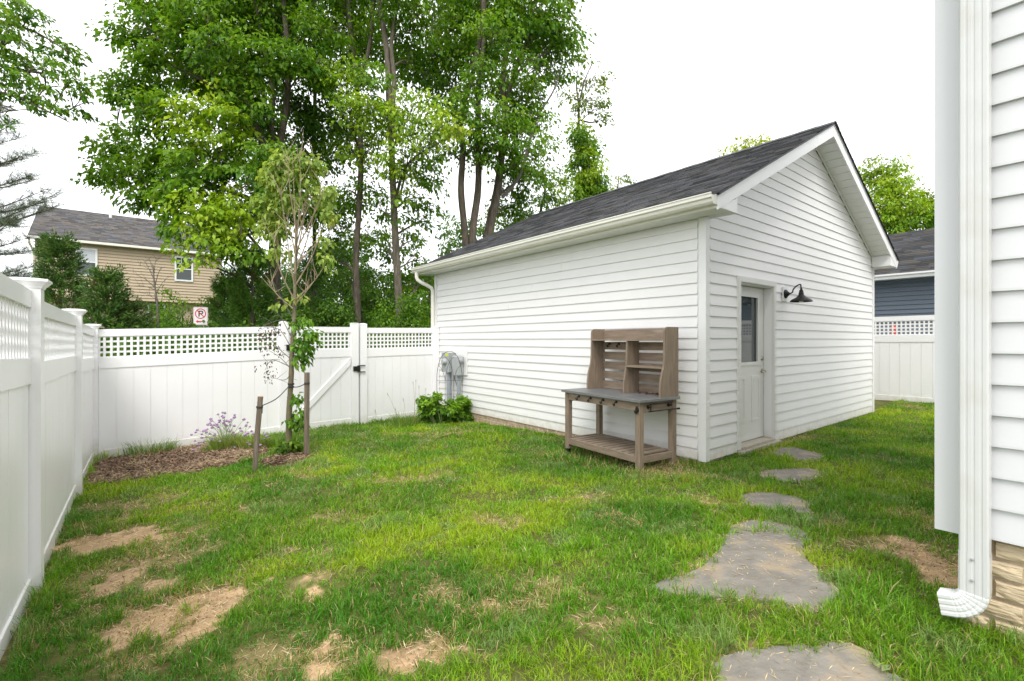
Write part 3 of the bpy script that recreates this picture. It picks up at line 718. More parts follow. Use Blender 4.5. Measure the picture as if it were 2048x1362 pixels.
# dry leaves lying on the bench top
nl = 46; P = np.stack([RNG.uniform(xm+.06, x1-.08, nl), yb-.035-RNG.random(nl)**1.6*.12, np.full(nl, TZ+.004)+RNG.random(nl)*.02], 1)
Dr = rvec(nl); Dr[:,2] *= .5
V, F = leaf_geo(P, Dr, rvec(nl), RNG.uniform(.025,.055,nl), RNG.uniform(.006,.014,nl), .6)
V[:,2] = np.maximum(V[:,2], TZ+.0015)
cB, sB = math.cos(BA), math.sin(BA)
Vw = np.stack([bo.x+V[:,0]*cB-V[:,1]*sB, bo.y+V[:,0]*sB+V[:,1]*cB, bo.z+V[:,2]], 1)
lv = np_mesh('dry_leaves', Vw, F, 'litter', np.repeat(np.array([.16,.085,.05])*RNG.uniform(.5,1.5,(nl,1)), 4, 0), kind='stuff')
tag(lv, 'small heap of dry brown leaves in the potting bench corner', 'leaves')

# ================================================================== utility boxes, trellis
ub = thing('utility_meter', 'grey electric meter boxes with conduits on the garage side wall', 'meter box', (-.02, 5.2, 0)); uo = (-.02, 5.2, 0)
MB().bbox(-.034, -.0175, 4.84, 5.56, .70, 1.19, .004).build('mounting_block', 'trim_white', ub, uo)
bxA = MB().bbox(-.20, -.034, 5.24, 5.52, .745, 1.13, .006).build('meter_socket', 'meter_grey', ub, uo)
MB().lathe([(0,-.002),(.07,-.002),(.07,.018),(.06,.03),(.055,.055),(.045,.066),(0,.068)], (-.20,5.38,.95), (-1,0,0), 24).build('meter_dome', 'meter_grey', bxA, uo, smooth=True)
bxB = MB().bbox(-.19, -.034, 4.93, 5.16, .70, 1.08, .03).build('junction_box', 'meter_grey', ub, uo)
MB().lathe([(0,0),(.05,0),(.05,.03),(.035,.045),(0,.05)], (-.12,4.93,.99), (0,-1,0), 18).build('box_knob', 'meter_grey', bxB, uo, smooth=True)
MB().box(-.202, -.2005, 5.25, 5.36, 1.06, 1.115).build('warning_sticker', 'sticker', bxA, uo)
MB().tube([(-.12,5.36,.745),(-.12,5.36,-.2)], .052, 14).build('conduit', 'conduit_grey', ub, uo, smooth=True)
MB().tube([(-.11,5.02,.70),(-.11,5.02,-.2)], .036, 12).build('conduit', 'conduit_grey', ub, uo, smooth=True)
MB().tube([(-.09,5.20,.745),(-.09,5.19,.6),(-.075,5.13,.48),(-.03,5.1,.40)], .012, 8).build('cable', 'conduit_grey', ub, uo, smooth=True)

tp = at(899, 700, 8.9); tp.z = ground(tp.x, tp.y)
tr = thing('trellis', 'thin black wire trellis with gothic arch before the meter boxes', 'trellis', tp, math.atan2(XA[1], XA[0]))
TW, TH = .235, 1.17-tp.z
def arch(w0, zs, h, cx=0, n=10, r=.0042):
    L_, R_ = [], []
    for i in range(n+1):
        t = i/n; x = w0*(1-t**1.9); z = zs+(h-zs)*math.sin(t*math.pi/2)
        L_.append((cx-x, 0, z)); R_.append((cx+x, 0, z))
    return L_, R_
L_, R_ = arch(TW, TH*.62, TH)
MB().tube([(-TW+.01,0,-.1)]+L_, .0045, 6).build('frame_wire', 'iron', tr, smooth=True)
MB().tube([(TW-.01,0,-.1)]+R_, .0045, 6).build('frame_wire', 'iron', tr, smooth=True)
for sx in (-1, 1):
    pts = [(sx*TW*.34, 0, -.05), (sx*TW*.34, 0, TH*.60)]
    for t in np.linspace(.1, 1, 8): pts.append((sx*TW*(.34-.72*t**1.5), 0, TH*(.60+.32*math.sin(t*1.5))))
    MB().tube(pts, .0035, 6).build('lattice_wire', 'iron', tr, smooth=True)
    pts = [(sx*TW*.34, 0, TH*.60)]
    for t in np.linspace(.1, 1, 6): pts.append((sx*TW*(.34+.56*t**1.3), 0, TH*(.60+.20*math.sin(t*1.5))))
    MB().tube(pts, .0035, 6).build('lattice_wire', 'iron', tr, smooth=True)
for zz in (.60, .41, .22):
    MB().tube([(-TW,0,TH*zz),(TW,0,TH*zz)], .0035, 6).build('cross_wire', 'iron', tr)

# ================================================================== ground cover masks
def px_patch(px, py, rx, ry):
    c = on_ground(px, py); k = depth(c.x, c.y)
    a = on_ground(px, py-ry); b = on_ground(px, py+ry)
    return (c.x, c.y, max(.05, rx*k/FPX), max(.05, .5*(depth(a.x, a.y)-depth(b.x, b.y))))
BARE = [(q[0], q[1], q[2]*.95, q[3]*.95) for q in (px_patch(*p) for p in ((155,1085,28,42),(262,1072,58,20),(238,1160,24,40),(320,1175,42,18),(285,1245,95,42),(395,1240,55,30),(470,1185,60,18),(540,1163,55,18),
  (612,1192,38,16),(800,1312,95,32),(930,1300,30,14),(655,1285,26,22),(640,1345,40,14),(982,1205,18,12),(1408,1008,14,6),(1800,1085,26,14),(1845,1120,34,22),
  (1870,1150,40,26),(145,1120,16,30)))]
DRY = [px_patch(*p) for p in ((200,1075,110,50),(300,1120,110,70),(300,1230,190,80),(500,1175,150,40),(560,1310,160,45),(700,1310,140,50),(820,1310,180,50),(885,1190,45,26),(980,1210,60,22),
  (1260,1040,60,16),(1410,1006,40,16),(1850,1040,70,40),(1830,1110,80,70),(1890,1120,70,60),(890,866,90,8),(1330,938,110,14),(1500,905,50,10),(1560,880,90,9),(680,1040,60,22),(640,1110,70,24),(430,1020,50,16),
  (310,1000,70,22),(1430,955,60,12),(1050,1180,120,40),(1000,1040,60,16),(850,960,80,12),(1180,1000,70,12),(300,1330,120,40),(600,950,60,14),(1200,1250,90,30),(1885,985,40,14),(985,1045,30,10),(1820,815,40,6),(200,1010,50,14),(1340,948,90,9))]
def patch_mask(x, y, patches, soft=.35):
    m = np.zeros_like(x); w = (vnoise(x, y, .22, 11)-.5)*1.4+(vnoise(x, y, .07, 12)-.5)*1.1+(vnoise(x, y, .03, 13)-.5)*.9
    for (cx, cy, a, b) in patches:
        dx, dy = x-cx, y-cy; u = (dx*XA[0]+dy*XA[1])/a; v = (dx*YA[0]+dy*YA[1])/b
        m = np.maximum(m, np.clip((1.0+w-np.sqrt(u*u+v*v))/soft, 0, 1))
    return m
def poly_mask(x, y, poly):
    ins = np.zeros(x.shape, bool); n = len(poly)
    for i in range(n):
        x0, y0 = poly[i][:2]; x1, y1 = poly[(i+1)%n][:2]
        c = ((y0 > y) != (y1 > y)) & (x < (x1-x0)*(y-y0)/((y1-y0) if y1 != y0 else 1e-9)+x0); ins ^= c
    return ins
def poly_dist(x, y, poly):
    d = np.full(x.shape, 1e9); n = len(poly)
    for i in range(n):
        ax, ay = poly[i][:2]; bx, by = poly[(i+1)%n][:2]; dx, dy = bx-ax, by-ay
        t = np.clip(((x-ax)*dx+(y-ay)*dy)/(dx*dx+dy*dy+1e-12), 0, 1); d = np.minimum(d, np.hypot(x-ax-t*dx, y-ay-t*dy))
    return d
# flagstones, outlines from the photograph laid on the ground
STONES = {
 'near': [(1428,1335),(1440,1316),(1490,1305),(1560,1298),(1640,1294),(1705,1290),(1740,1308),(1765,1335),(1800,1362),(1825,1400),(1780,1440),(1640,1462),(1500,1450),(1430,1400)],
 'big_back': [(1462,1054),(1500,1044),(1545,1046),(1590,1056),(1625,1073),(1600,1078),(1570,1070),(1540,1064),(1500,1066)],
 'big_front': [(1461,1056),(1500,1067.4),(1540,1065.4),(1570,1071.4),(1600,1079.4),(1624,1076.5),(1604,1096),(1612,1118),(1640,1146),(1664,1168),(1684,1190),(1660,1212),(1625,1230),(1570,1208),(1500,1198),(1420,1196),(1352,1192),(1302,1176),(1325,1163),(1372,1150),(1400,1138),(1428,1112),(1446,1088)],
 'third': [(1476,992),(1505,987),(1550,988),(1595,996),(1625,1010),(1620,1026),(1632,1044),(1600,1040),(1560,1029),(1515,1018),(1488,1010)],
 'fourth': [(1511,953),(1530,944),(1570,940),(1620,939),(1652,946),(1640,958),(1605,968),(1565,964),(1530,958)],
 'door': [(1536,910),(1560,897),(1590,896),(1625,905),(1656,913),(1640,921),(1600,922),(1560,916)]}
def dense(poly, amp, seed):
    rg = random.Random(seed); out = []; n = len(poly)
    for i in range(n):
        a, b = Vector(poly[i][:2]), Vector(poly[(i+1)%n][:2]); m = max(1, int((b-a).length/.035))
        for j in range(m):
            p = a.lerp(b, j/m); out.append((p.x+rg.uniform(-amp, amp), p.y+rg.uniform(-amp, amp)))
    return out
SW = {k: dense([on_ground(*p) for p in v], .004 if 'big' in k else .011, i) for i, (k, v) in enumerate(STONES.items())}
def stone_mesh(poly, name, parent=None, origin=(0,0,0), lift=.014):
    b = MB(); n = len(poly)
    area = sum(poly[i][0]*poly[(i+1)%n][1]-poly[(i+1)%n][0]*poly[i][1] for i in range(n))
    if area < 0: poly = poly[::-1]
    rg = random.Random(n); rings = ((-.05, 0), (lift-.009, .0), (lift-.003, .004), (lift, .011)); jit = [rg.uniform(0, 1) for _ in range(n)]
    for h, ins in rings:
        for i, (x, y) in enumerate(poly):
            ax, ay = poly[i-1]; bx, by = poly[(i+1)%n]; tx, ty = bx-ax, by-ay; l = math.hypot(tx, ty) or 1
            d = ins*(.5+jit[i]); X, Y = x-ty/l*d, y+tx/l*d
            b.v.append((X, Y, ground(X, Y)+h+(0 if ins == 0 else .0012*math.sin(X*37)*math.sin(Y*29))))
    for r_ in range(3):
        for i in range(n):
            j = (i+1)%n; b.f.append((r_*n+i, r_*n+j, (r_+1)*n+j, (r_+1)*n+i))
    b.f.append(tuple(3*n+i for i in range(n)))
    return b.build(name, 'flagstone', parent, origin)
SL_ = {'near': 'grey flagstone at the bottom edge of the picture, nearest the camera', 'third': 'third flagstone from the front, just behind the big cracked one',
       'fourth': 'small flagstone just before the one at the garage door', 'door': 'tan flagstone nearest the garage door'}
for k_, lb in SL_.items():
    c = Vector((sum(p[0] for p in SW[k_])/len(SW[k_]), sum(p[1] for p in SW[k_])/len(SW[k_]), 0)); c.z = ground(c.x, c.y)
    s_ = stone_mesh(SW[k_], 'stepping_stone', None, c); s_.location = c; tag(s_, lb, 'flagstone', 'stepping stones to the garage door')
c = on_ground(1500, 1130)
bs = thing('stepping_stone', 'large irregular grey flagstone with a crack across its far end', 'flagstone', c, group='stepping stones to the garage door')
stone_mesh(SW['big_front'], 'slab', bs, c); stone_mesh(SW['big_back'], 'broken_edge', bs, c)
ALLST = list(SW.values())

# mulch
MULCH = [on_ground(*p) for p in ((150,985),(200,968),(300,958),(400,945),(465,928),(530,908),(560,893),(470,882),(400,889),(300,899),(205,913),(178,930))]
MULCH = [(p.x, p.y) for p in MULCH]; MULCH[6:] = [(-3.9, 5.45), (-3.9, 5.93), (-5.45, 5.93), (-5.5, 3.95)]
MULCH[6] = (on_ground(545,893).x, on_ground(545,893).y)
RINGC = on_ground(572, 921)
def mulch_mask(x, y):
    w = (vnoise(x, y, .18, 21)-.5)*.22
    d = poly_dist(x, y, MULCH); s = np.where(poly_mask(x, y, MULCH), d, -d)+w
    dr = np.hypot((x-RINGC.x), (y-RINGC.y)); s2 = .34-dr+w*.7
    return np.clip(np.maximum(s, s2)/.06+.5, 0, 1)

# ------------------------------------------------------------------ the ground sheet
gx = np.concatenate([[-900,-300,-120,-60,-30,-18,-12,-9,-7.5,-6.4], np.arange(-5.8, -1.5, .03), np.arange(-1.5, 8.0, .055), [8.6,9.5,11,14,20,30,60,120,300,900]])
gy = np.concatenate([[-900,-300,-120,-60,-30,-18,-12,-8,-6,-5], np.arange(-4.4, -2.2, .055), np.arange(-2.2, 2.4, .03), np.arange(2.4, 6.2, .055), [6.6,7.2,8,9,10.5,13,17,22,30,40,60,120,300,900]])
XX, YY = np.meshgrid(gx, gy, indexing='ij'); x, y = XX.ravel(), YY.ravel()
z = ground_np(x, y)+(vnoise(x, y, .35, 31)-.5)*.02*(np.abs(x) < 9)
stn = np.zeros_like(x, bool)
for poly in ALLST: stn |= poly_mask(x, y, poly) | (poly_dist(x, y, poly) < .03)
near_wall = ((x > -.03) & (y > -.03)) | ((x > HX-.03) & (y < HY+.03))
z = np.where(stn, ground_np(x, y)-.02, z)
bare = patch_mask(x, y, BARE); dry = patch_mask(x, y, DRY, .8); mul = mulch_mask(x, y)
z = z+bare*((vnoise(x, y, .06, 33)-.5)*.014+(vnoise(x, y, .035, 34)-.5)*.008)
nz1 = vnoise(x, y, .5, 41)[:,None]; nz2 = vnoise(x, y, .12, 42)[:,None]
thatch = np.array([.115,.12,.035])*(.7+.6*nz2); nz3 = vnoise(x, y, .045, 43)[:,None]
soil = np.array([.58,.40,.235])*(.62+.45*nz2+.3*nz3)*(1-.12*nz1)
cg = thatch*(1-dry[:,None]*.6)+np.array([.34,.26,.13])*dry[:,None]*.6
cg = cg*(1-bare[:,None])+soil*bare[:,None]
rim = np.zeros_like(x)
for poly in ALLST: rim = np.maximum(rim, np.clip(1-poly_dist(x, y, poly)/.09, 0, 1))
cg = cg*(1-rim[:,None]*.8)+soil*.95*rim[:,None]*.8
cg = cg*(1-mul[:,None])+np.array([.12,.075,.045])*mul[:,None]
ub_ = (np.exp(-((x+.45)/.42)**4-((y-.85)/.75)**4))[:,None]; cg = cg*(1-.75*ub_)+np.array([.10,.07,.04])*.75*ub_  # bare dark soil below the bench, its shade painted into the ground colour
outside = (x < -5.6) | (y > 6.1) | (x > 7.8)
cg = np.where(outside[:,None], np.array([.06,.09,.025])*(.6+.8*nz1), cg)
nx, ny = len(gx), len(gy); I = np.arange(nx*ny).reshape(nx, ny)
Fq = np.stack([I[:-1,:-1], I[1:,:-1], I[1:,1:], I[:-1,1:]], -1).reshape(-1, 4)
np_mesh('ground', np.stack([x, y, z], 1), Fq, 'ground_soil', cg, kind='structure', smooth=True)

# ------------------------------------------------------------------ lawn
def near_any(x, y):
    m = np.zeros(x.shape, bool)
    for poly in ALLST: m |= poly_mask(x, y, poly)
    return m
def in_yard(x, y, m=.0):
    ok = (x > -5.53+m) & (x < 7.68) & (y < 5.95) & (y > -4.2)
    ok &= ~((x > -.015) & (y > -.015)); ok &= ~((x > HX-.0+.04) & (y < HY-.06))
    return ok
def frustum(x, y):
    k = depth(x, y); l = lateral(x, y); return (k > .95) & (np.abs(l) < k*1.25+.5)
NT = 230000
x = RNG.uniform(-5.55, 7.7, NT); y = RNG.uniform(-4.2, 5.95, NT); kk = depth(x, y)
keep = in_yard(x, y) & frustum(x, y)
prob = np.where(kk < 2.6, 1.0, np.where(kk < 4.2, .8, np.where(kk < 6.5, .6, .5)))
bare = patch_mask(x, y, BARE); dry = patch_mask(x, y, DRY, .8); mul = mulch_mask(x, y)
dst = np.full(NT, 9.); ins = np.zeros(NT, bool)
for poly in ALLST: ins |= poly_mask(x, y, poly); dst = np.minimum(dst, poly_dist(x, y, poly))
prob *= (1-.86*bare)*(1-.25*dry)*(1-.985*mul)
prob *= np.where(ins, np.where(dst < .045, .30, 0), np.where(dst < .03, .8, 1))
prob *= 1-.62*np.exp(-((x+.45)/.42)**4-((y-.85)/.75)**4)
clump = vnoise(x, y, .28, 51); prob *= .66+.62*clump
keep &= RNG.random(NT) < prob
x, y, kk, dry, bare, mul, dst, clump = (a[keep] for a in (x, y, kk, dry, bare, mul, dst, clump))
nt = len(x)
nb = np.where(kk < 2.6, 11, np.where(kk < 4.2, 9, np.where(kk < 6.5, 6, 5)))
ti = np.repeat(np.arange(nt), nb); nbl = len(ti)
taz = RNG.uniform(0, 2*math.pi, nt); tcol = RNG.random(nt); tlen = RNG.uniform(.75, 1.25, nt)
gn = vnoise(x, y, .9, 52); gn2 = vnoise(x, y, .33, 53)
under = (x > -1.0) & (x < .0) & (y > .1) & (y < 1.7)         # unmown grass below the bench
edge = np.exp(-(np.minimum(np.abs(x+5.53), np.minimum(np.abs(y-5.95), 9))/.08)**2)+np.exp(-(np.maximum(HX-x, 0)/.25)**2)*((y < HY+.3) & (x < HX+.05))*.8
hgt = (.030+.030*clump+.012*gn2)*tlen*(1-.25*dry)*(1-.45*bare)*(1+.75*under)*(1+.7*np.clip(edge, 0, 1))*(1+.25*(dst < .12))
hgt *= 1+.55*(vnoise(x, y, .16, 54) > .72)
off = RNG.normal(0, 1, (nbl, 2))*(.008+.0016*kk[ti])[:,None]
bx_, by_ = x[ti]+off[:,0], y[ti]+off[:,1]
P = np.stack([bx_, by_, ground_np(bx_, by_)-.006], 1)
az = taz[ti]+RNG.normal(0, 1.0, nbl)
lean = np.abs(RNG.normal(.50, .36, nbl))+.55*bare[ti]*RNG.random(nbl); bend = np.abs(RNG.normal(.75, .5, nbl))
L = hgt[ti]*RNG.uniform(.6, 1.35, nbl); Wd = (.0019+.00068*kk[ti])*RNG.uniform(.7, 1.3, nbl)
V, F = blade_geo(P, az, L, Wd, lean, bend)
g_mid = np.array([.185,.385,.014]); g_deep = np.array([.080,.245,.013]); g_yel = np.array([.44,.54,.016]); g_gray = np.array([.24,.36,.12]); straw = np.array([.54,.41,.20])
a = np.clip((gn-.5)*1.9+.5+(tcol-.5)*.5, 0, 1)[:,None]; b_ = np.clip((gn2-.5)*2+.4+(RNG.random(nt)-.5)*.5, 0, 1)[:,None]
far = np.clip((kk-3)/4, 0, 1)[:,None]
ct = g_deep*(1-a)+g_mid*a; ct = ct*(1-.6*b_*(a+.25*far))+g_yel*.6*b_*(a+.25*far)
gr = (vnoise(x, y, .21, 55) > .80)[:,None]*.6; ct = ct*(1-gr)+g_gray*gr
cb = ct[ti]*RNG.uniform(.55, 1.45, (nbl, 1))
pd = .05+.42*dry[ti]+.55*bare[ti]+.3*under[ti]*RNG.random(nbl)
isd = RNG.random(nbl) < pd
cb = np.where(isd[:,None], straw*RNG.uniform(.6, 1.25, (nbl, 1)), cb)
cv = np.repeat(cb[:,None,:], 5, 1); cv[:,4] = cv[:,4]*1.1+np.array([.03,.015,0]); 
lawn = np_mesh('lawn_grass', V, F, 'grass', cv.reshape(-1, 3), kind='stuff')
tag(lawn, 'mown green lawn with yellowish and dry tufts', 'grass')

# dead blades lying flat on the bare spots and round the stones
NS = 190000
x = RNG.uniform(-5.5, 7, NS); y = RNG.uniform(-4.0, 5.9, NS); kk = depth(x, y)
bare = patch_mask(x, y, BARE); dry = patch_mask(x, y, DRY, .8)
dst = np.full(NS, 9.); ins = np.zeros(NS, bool)
for poly in ALLST: i_ = poly_mask(x, y, poly); ins |= i_; dst = np.minimum(dst, poly_dist(x, y, poly))
nearst = ins & (poly_dist(x, y, SW['near']) < 9) & poly_mask(x, y, SW['near'])
p = .55*bare+.75*dry*(1-.3*bare)+.9*np.exp(-(dst/.07)**2)+.26*ins+.30*nearst+.04
keep = in_yard(x, y) & frustum(x, y) & (kk < 8) & (RNG.random(NS) < p) & (mulch_mask(x, y) < .5)
x, y, kk, ins = x[keep], y[keep], kk[keep], ins[keep]; n_ = len(x)
zz = ground_np(x, y)+np.where(ins, .0135, .006)
P = np.stack([x, y, zz], 1); az = RNG.uniform(0, 6.283, n_); d = np.stack([np.cos(az), np.sin(az), RNG.normal(.05, .14, n_)*(~ins)], 1)
L = RNG.uniform(.02, .085, n_)*np.where(ins, .7, 1)
V, F = leaf_geo(P, d, np.tile([0,0,1.], (n_,1)), L, .0009+.00045*kk*RNG.uniform(.6,1.3,n_), .4)
V[:,2] = np.maximum(V[:,2], np.repeat(zz, 4)-.003)
cst = np.array([.56,.435,.25])*RNG.uniform(.4, 1.4, (n_,1))*np.array([1,1,1])+RNG.normal(0,.02,(n_,3)); cst = np.clip(cst, .03, .8)
st = np_mesh('dry_grass_clippings', V, F, 'litter', np.repeat(cst, 4, 0), kind='stuff'); tag(st, 'straw coloured dead grass on bare soil and flagstones', 'straw')

# crumbs of soil on the bare spots
NC = 260000
x = RNG.uniform(-5.5, 2, NC); y = RNG.uniform(-3, 4, NC); bare = patch_mask(x, y, BARE); kk = depth(x, y)
keep = in_yard(x, y) & frustum(x, y) & (kk < 5.5) & (RNG.random(NC) < bare*.9) & ~near_any(x, y)
x, y, kk = x[keep], y[keep], kk[keep]; n_ = len(x)
P = np.stack([x, y, ground_np(x, y)+.002], 1); d = rvec(n_); sz = RNG.uniform(.003, .010, n_)*(.7+.9*RNG.random(n_)**3)
V, F = leaf_geo(P, d, rvec(n_), sz, sz*.45, .8)
cr = np.array([.50,.34,.20])*RNG.uniform(.45, 1.25, (n_,1))
tag(np_mesh('soil_crumbs', V, F, 'litter', np.repeat(cr, 4, 0), kind='stuff'), 'crumbly tan soil on the bare lawn spots', 'soil')

# bark mulch chips
NM = 30000
x = RNG.uniform(-5.5, -2.8, NM); y = RNG.uniform(3.6, 5.94, NM)
keep = (mulch_mask(x, y) > RNG.random(NM)*.9+.05) & in_yard(x, y)
x, y = x[keep], y[keep]; n_ = len(x)
P = np.stack([x, y, ground_np(x, y)+.008+RNG.random(n_)*.025+(vnoise(x, y, .3, 61)-.5)*.05*0], 1)
az = RNG.uniform(0, 6.283, n_); d = np.stack([np.cos(az), np.sin(az), RNG.normal(0, .3, n_)], 1)
strw = RNG.random(n_) < .14+.5*(vnoise(x, y, .35, 62) > .55)
L = np.where(strw, RNG.uniform(.04, .13, n_), RNG.uniform(.015, .055, n_)); W = np.where(strw, .0024, RNG.uniform(.004, .011, n_))
nn = rvec(n_); nn[:,2] = np.abs(nn[:,2])+.5
V, F = leaf_geo(P, d, nn, L, W, .2)
V[:,2] = np.maximum(V[:,2], np.repeat(ground_np(x, y), 4)+.001)
cm = np.array([.19,.12,.08])*RNG.uniform(.35, 1.8, (n_,1)); cm = np.where(strw[:,None], np.array([.56,.42,.26])*RNG.uniform(.6,1.2,(n_,1)), cm)
gx_ = RNG.random(n_) < .12; cm = np.where(gx_[:,None], np.array([.26,.20,.15])*RNG.uniform(.7,1.3,(n_,1)), cm)
mu = np_mesh('bark_mulch', V, F, 'litter', np.repeat(cm, 4, 0), kind='stuff'); tag(mu, 'brown bark mulch with dry straw in the flower bed', 'mulch')

# ================================================================== trees
def smooth_path(pts, n=5):
    pts = [Vector(p) for p in pts]; out = []
    if len(pts) < 3: return pts
    for i in range(len(pts)-1):
        p0, p1, p2, p3 = pts[max(i-1,0)], pts[i], pts[i+1], pts[min(i+2,len(pts)-1)]
        for j in range(n):
            t = j/n; out.append(.5*((2*p1)+(p2-p0)*t+(2*p0-5*p1+4*p2-p3)*t*t+(3*p1-p0-3*p2+p3)*t**3))
    out.append(pts[-1]); return out
def leaves_from_clusters(C, Rc, nper, size, cols, rng, axis, flat=.45, wratio=.26, droop=.25, jit=.22, down=.55):
    """C cluster centres, Rc radii, axis: tree axis xy used to face leaves outward"""
    n = len(C); idx = np.repeat(np.arange(n), nper); N = len(idx)
    v = rvec(N, rng)*(rng.random(N)**.45)[:,None]*Rc[idx][:,None]; v[:,2] *= flat
    # sprays tilt outward and down
    out = C-axis; out[:,2] = 0; out /= np.maximum(np.linalg.norm(out, axis=1, keepdims=True), .05)
    v[:,2] -= .35*(v*out[idx]).sum(1)
    P = C[idx]+v
    D = v/np.maximum(np.linalg.norm(v, axis=1, keepdims=True), .02)*.8+out[idx]*.35+rvec(N, rng)*.75; D[:,2] -= down
    Nn = rvec(N, rng)*.55; Nn[:,2] += 1
    L = size*rng.uniform(.65, 1.35, N)
    V, F = leaf_geo(P, D, Nn, L, L*wratio*rng.uniform(.8, 1.25, N), .3, droop)
    c = cols[idx]*rng.uniform(1-jit, 1+jit, (N,1)); c[:,0] *= rng.uniform(.88, 1.14, N)
    return V, F, np.repeat(np.clip(c, .002, .9), 4, 0)
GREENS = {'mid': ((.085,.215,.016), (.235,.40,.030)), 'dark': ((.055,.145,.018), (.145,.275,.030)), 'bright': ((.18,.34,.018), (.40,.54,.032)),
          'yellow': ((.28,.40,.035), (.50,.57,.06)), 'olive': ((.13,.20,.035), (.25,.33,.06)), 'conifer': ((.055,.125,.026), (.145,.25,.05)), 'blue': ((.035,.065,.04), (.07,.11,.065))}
def tree(name, label, trunks, blobs, k, seed, tone='mid', density=13, nper=34, size=.125, crad=.36, bark='bark', depth_r=1.0, group=None, limbs=True, kb=None,
         wratio=.27, bare=(), fork=True, cat='tree', twigs=True, flat=.45, down=.55, fill=.5, sparse=0.0):
    """trunks: list of ([(px,py)...], r0, r1); blobs: (px,py,rpx[,dk[,tone[,dens]]])"""
    rng = np.random.default_rng(seed); rg = random.Random(seed)
    kb = kb or k
    base = at(trunks[0][0][0][0], HOR, k); base.z = ground(base.x, base.y)
    o = thing(name, label, cat, base, group=group)
    tm = MB(); skel = []
    for (pp, r0, r1) in trunks:
        dk = pp[0][2] if len(pp[0]) > 2 else 0
        pts = []
        for q in pp:
            p = at(q[0], q[1], k+(q[2] if len(q) > 2 else 0)); pts.append(p)
        if not getattr(tree, 'free', False) and pts[0].z > base.z+.3 and pp is trunks[0][0]: pts.insert(0, Vector((pts[0].x, pts[0].y, base.z-.1)))
        sp = smooth_path(pts, 6); m = len(sp)
        rr = [(r0+(r1-r0)*(i/(m-1))**.8)*(1+.05*rg.uniform(-1,1)) for i in range(m)]
        if pp is trunks[0][0] or pts[0].z < base.z+.4: rr[0] *= 1.35; rr[1] *= 1.12
        tm.tube(sp, rr, 10); skel += [(p, r) for p, r in zip(sp, rr)]
    limbm = MB(); B = []
    for b in blobs:
        dk = b[3] if len(b) > 3 else rg.uniform(-.5, .5)*depth_r
        c = at(b[0], b[1], kb+dk); r = b[2]*(kb+dk)/FPX
        B.append((c, r, b[4] if len(b) > 4 else tone, b[5] if len(b) > 5 else 1))
        if limbs:
            best = None
            for (p, rr_) in skel[:len(skel)]:
                h = math.hypot(p.x-c.x, p.y-c.y); want = c.z-.55*h
                cost = abs(p.z-want)+.35*h
                if p.z < c.z+.2 and (best is None or cost < best[0]): best = (cost, p, rr_)
            if best:
                p, rr_ = best[1], best[2]; ln = (c-p).length
                if .4 < ln < 9:
                    mid = p.lerp(c, .5)+Vector((rg.uniform(-.15,.15)*ln, rg.uniform(-.15,.15)*ln, .10*ln))
                    sp = smooth_path([p, mid, c], 5); r0 = min(rr_*.6, .018+.016*ln)
                    limbm.tube(sp, [r0+(.008-r0)*i/(len(sp)-1) for i in range(len(sp))], 6); skel += [(q, .02) for q in sp[2:]]
                    for _ in range(3):     # side branches
                        s0 = sp[rg.randrange(3, len(sp)-2)]; d = Vector((rg.uniform(-1,1), rg.uniform(-1,1), rg.uniform(-.2,.7))).normalized()*r*rg.uniform(.5,.95)
                        e = c+d; s2 = smooth_path([s0, s0.lerp(e,.5)+Vector((0,0,.08*ln)), e], 4)
                        limbm.tube(s2, [.014-.009*i/(len(s2)-1) for i in range(len(s2))], 5); skel += [(q, .012) for q in s2[1:]]
    Cs = []; Rs = []; Cl = []
    for (c, r, tn, dn) in B:
        nclu = max(3, int(density*dn*math.pi*r*r))
        v = rvec(nclu, rng)*(rng.random(nclu)**fill*r)[:,None]; v[:,:2] *= 1.0; v[:,2] *= .92
        pc = np.array(c)+v
        if sparse:
            nv = np.array([mnoise.noise(Vector(q)*1.1) for q in pc]); pc = pc[nv > -.35+sparse*.5]
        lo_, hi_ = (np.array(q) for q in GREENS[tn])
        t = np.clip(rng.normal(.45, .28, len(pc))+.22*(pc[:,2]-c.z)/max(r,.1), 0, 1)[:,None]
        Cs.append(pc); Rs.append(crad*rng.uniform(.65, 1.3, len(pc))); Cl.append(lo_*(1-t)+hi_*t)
    if Cs:
        Cs = np.concatenate(Cs); Rs = np.concatenate(Rs); Cl = np.concatenate(Cl)
        gz = Cs[:,2] > base.z+.15; Cs, Rs, Cl = Cs[gz], Rs[gz], Cl[gz]
        if twigs and skel:
            S = np.array([tuple(p) for p, _ in skel]); sel = np.arange(len(Cs))
            for i in sel:
                q = Cs[i]; d2 = ((S-q)**2).sum(1); j = int(d2.argmin()); dd = math.sqrt(d2[j])
                if .1 < dd < 2.2:
                    a = Vector(S[j]); b = Vector(q); limbm.tube([a, a.lerp(b,.55)+Vector((0,0,.10*dd)), b], [.009,.006,.0025], 3, False)
        ax = np.array([base.x, base.y, 0.]); 
        V, F, cc = leaves_from_clusters(Cs, Rs, nper, size, Cl, rng, ax, flat, wratio, down=down)
    tm.build('trunk', bark, o, base, smooth=True)
    if limbm.v: limbm.build('branches', bark, o, base, smooth=True, kind='stuff')
    for (pp, r0, r1) in bare:
        pts = smooth_path([at(q[0], q[1], k+(q[2] if len(q) > 2 else 0)) for q in pp], 5); m = len(pts)
        MB().tube(pts, [r0+(r1-r0)*i/(m-1) for i in range(m)], 6).build('dead_branch', 'twig_grey', o, base, smooth=True)
    if len(Cs): np_mesh('crown', V, F, 'leaf', cc, o, origin=tuple(base))
    return o

T = lambda *a, **kw: tree(*a, **kw)
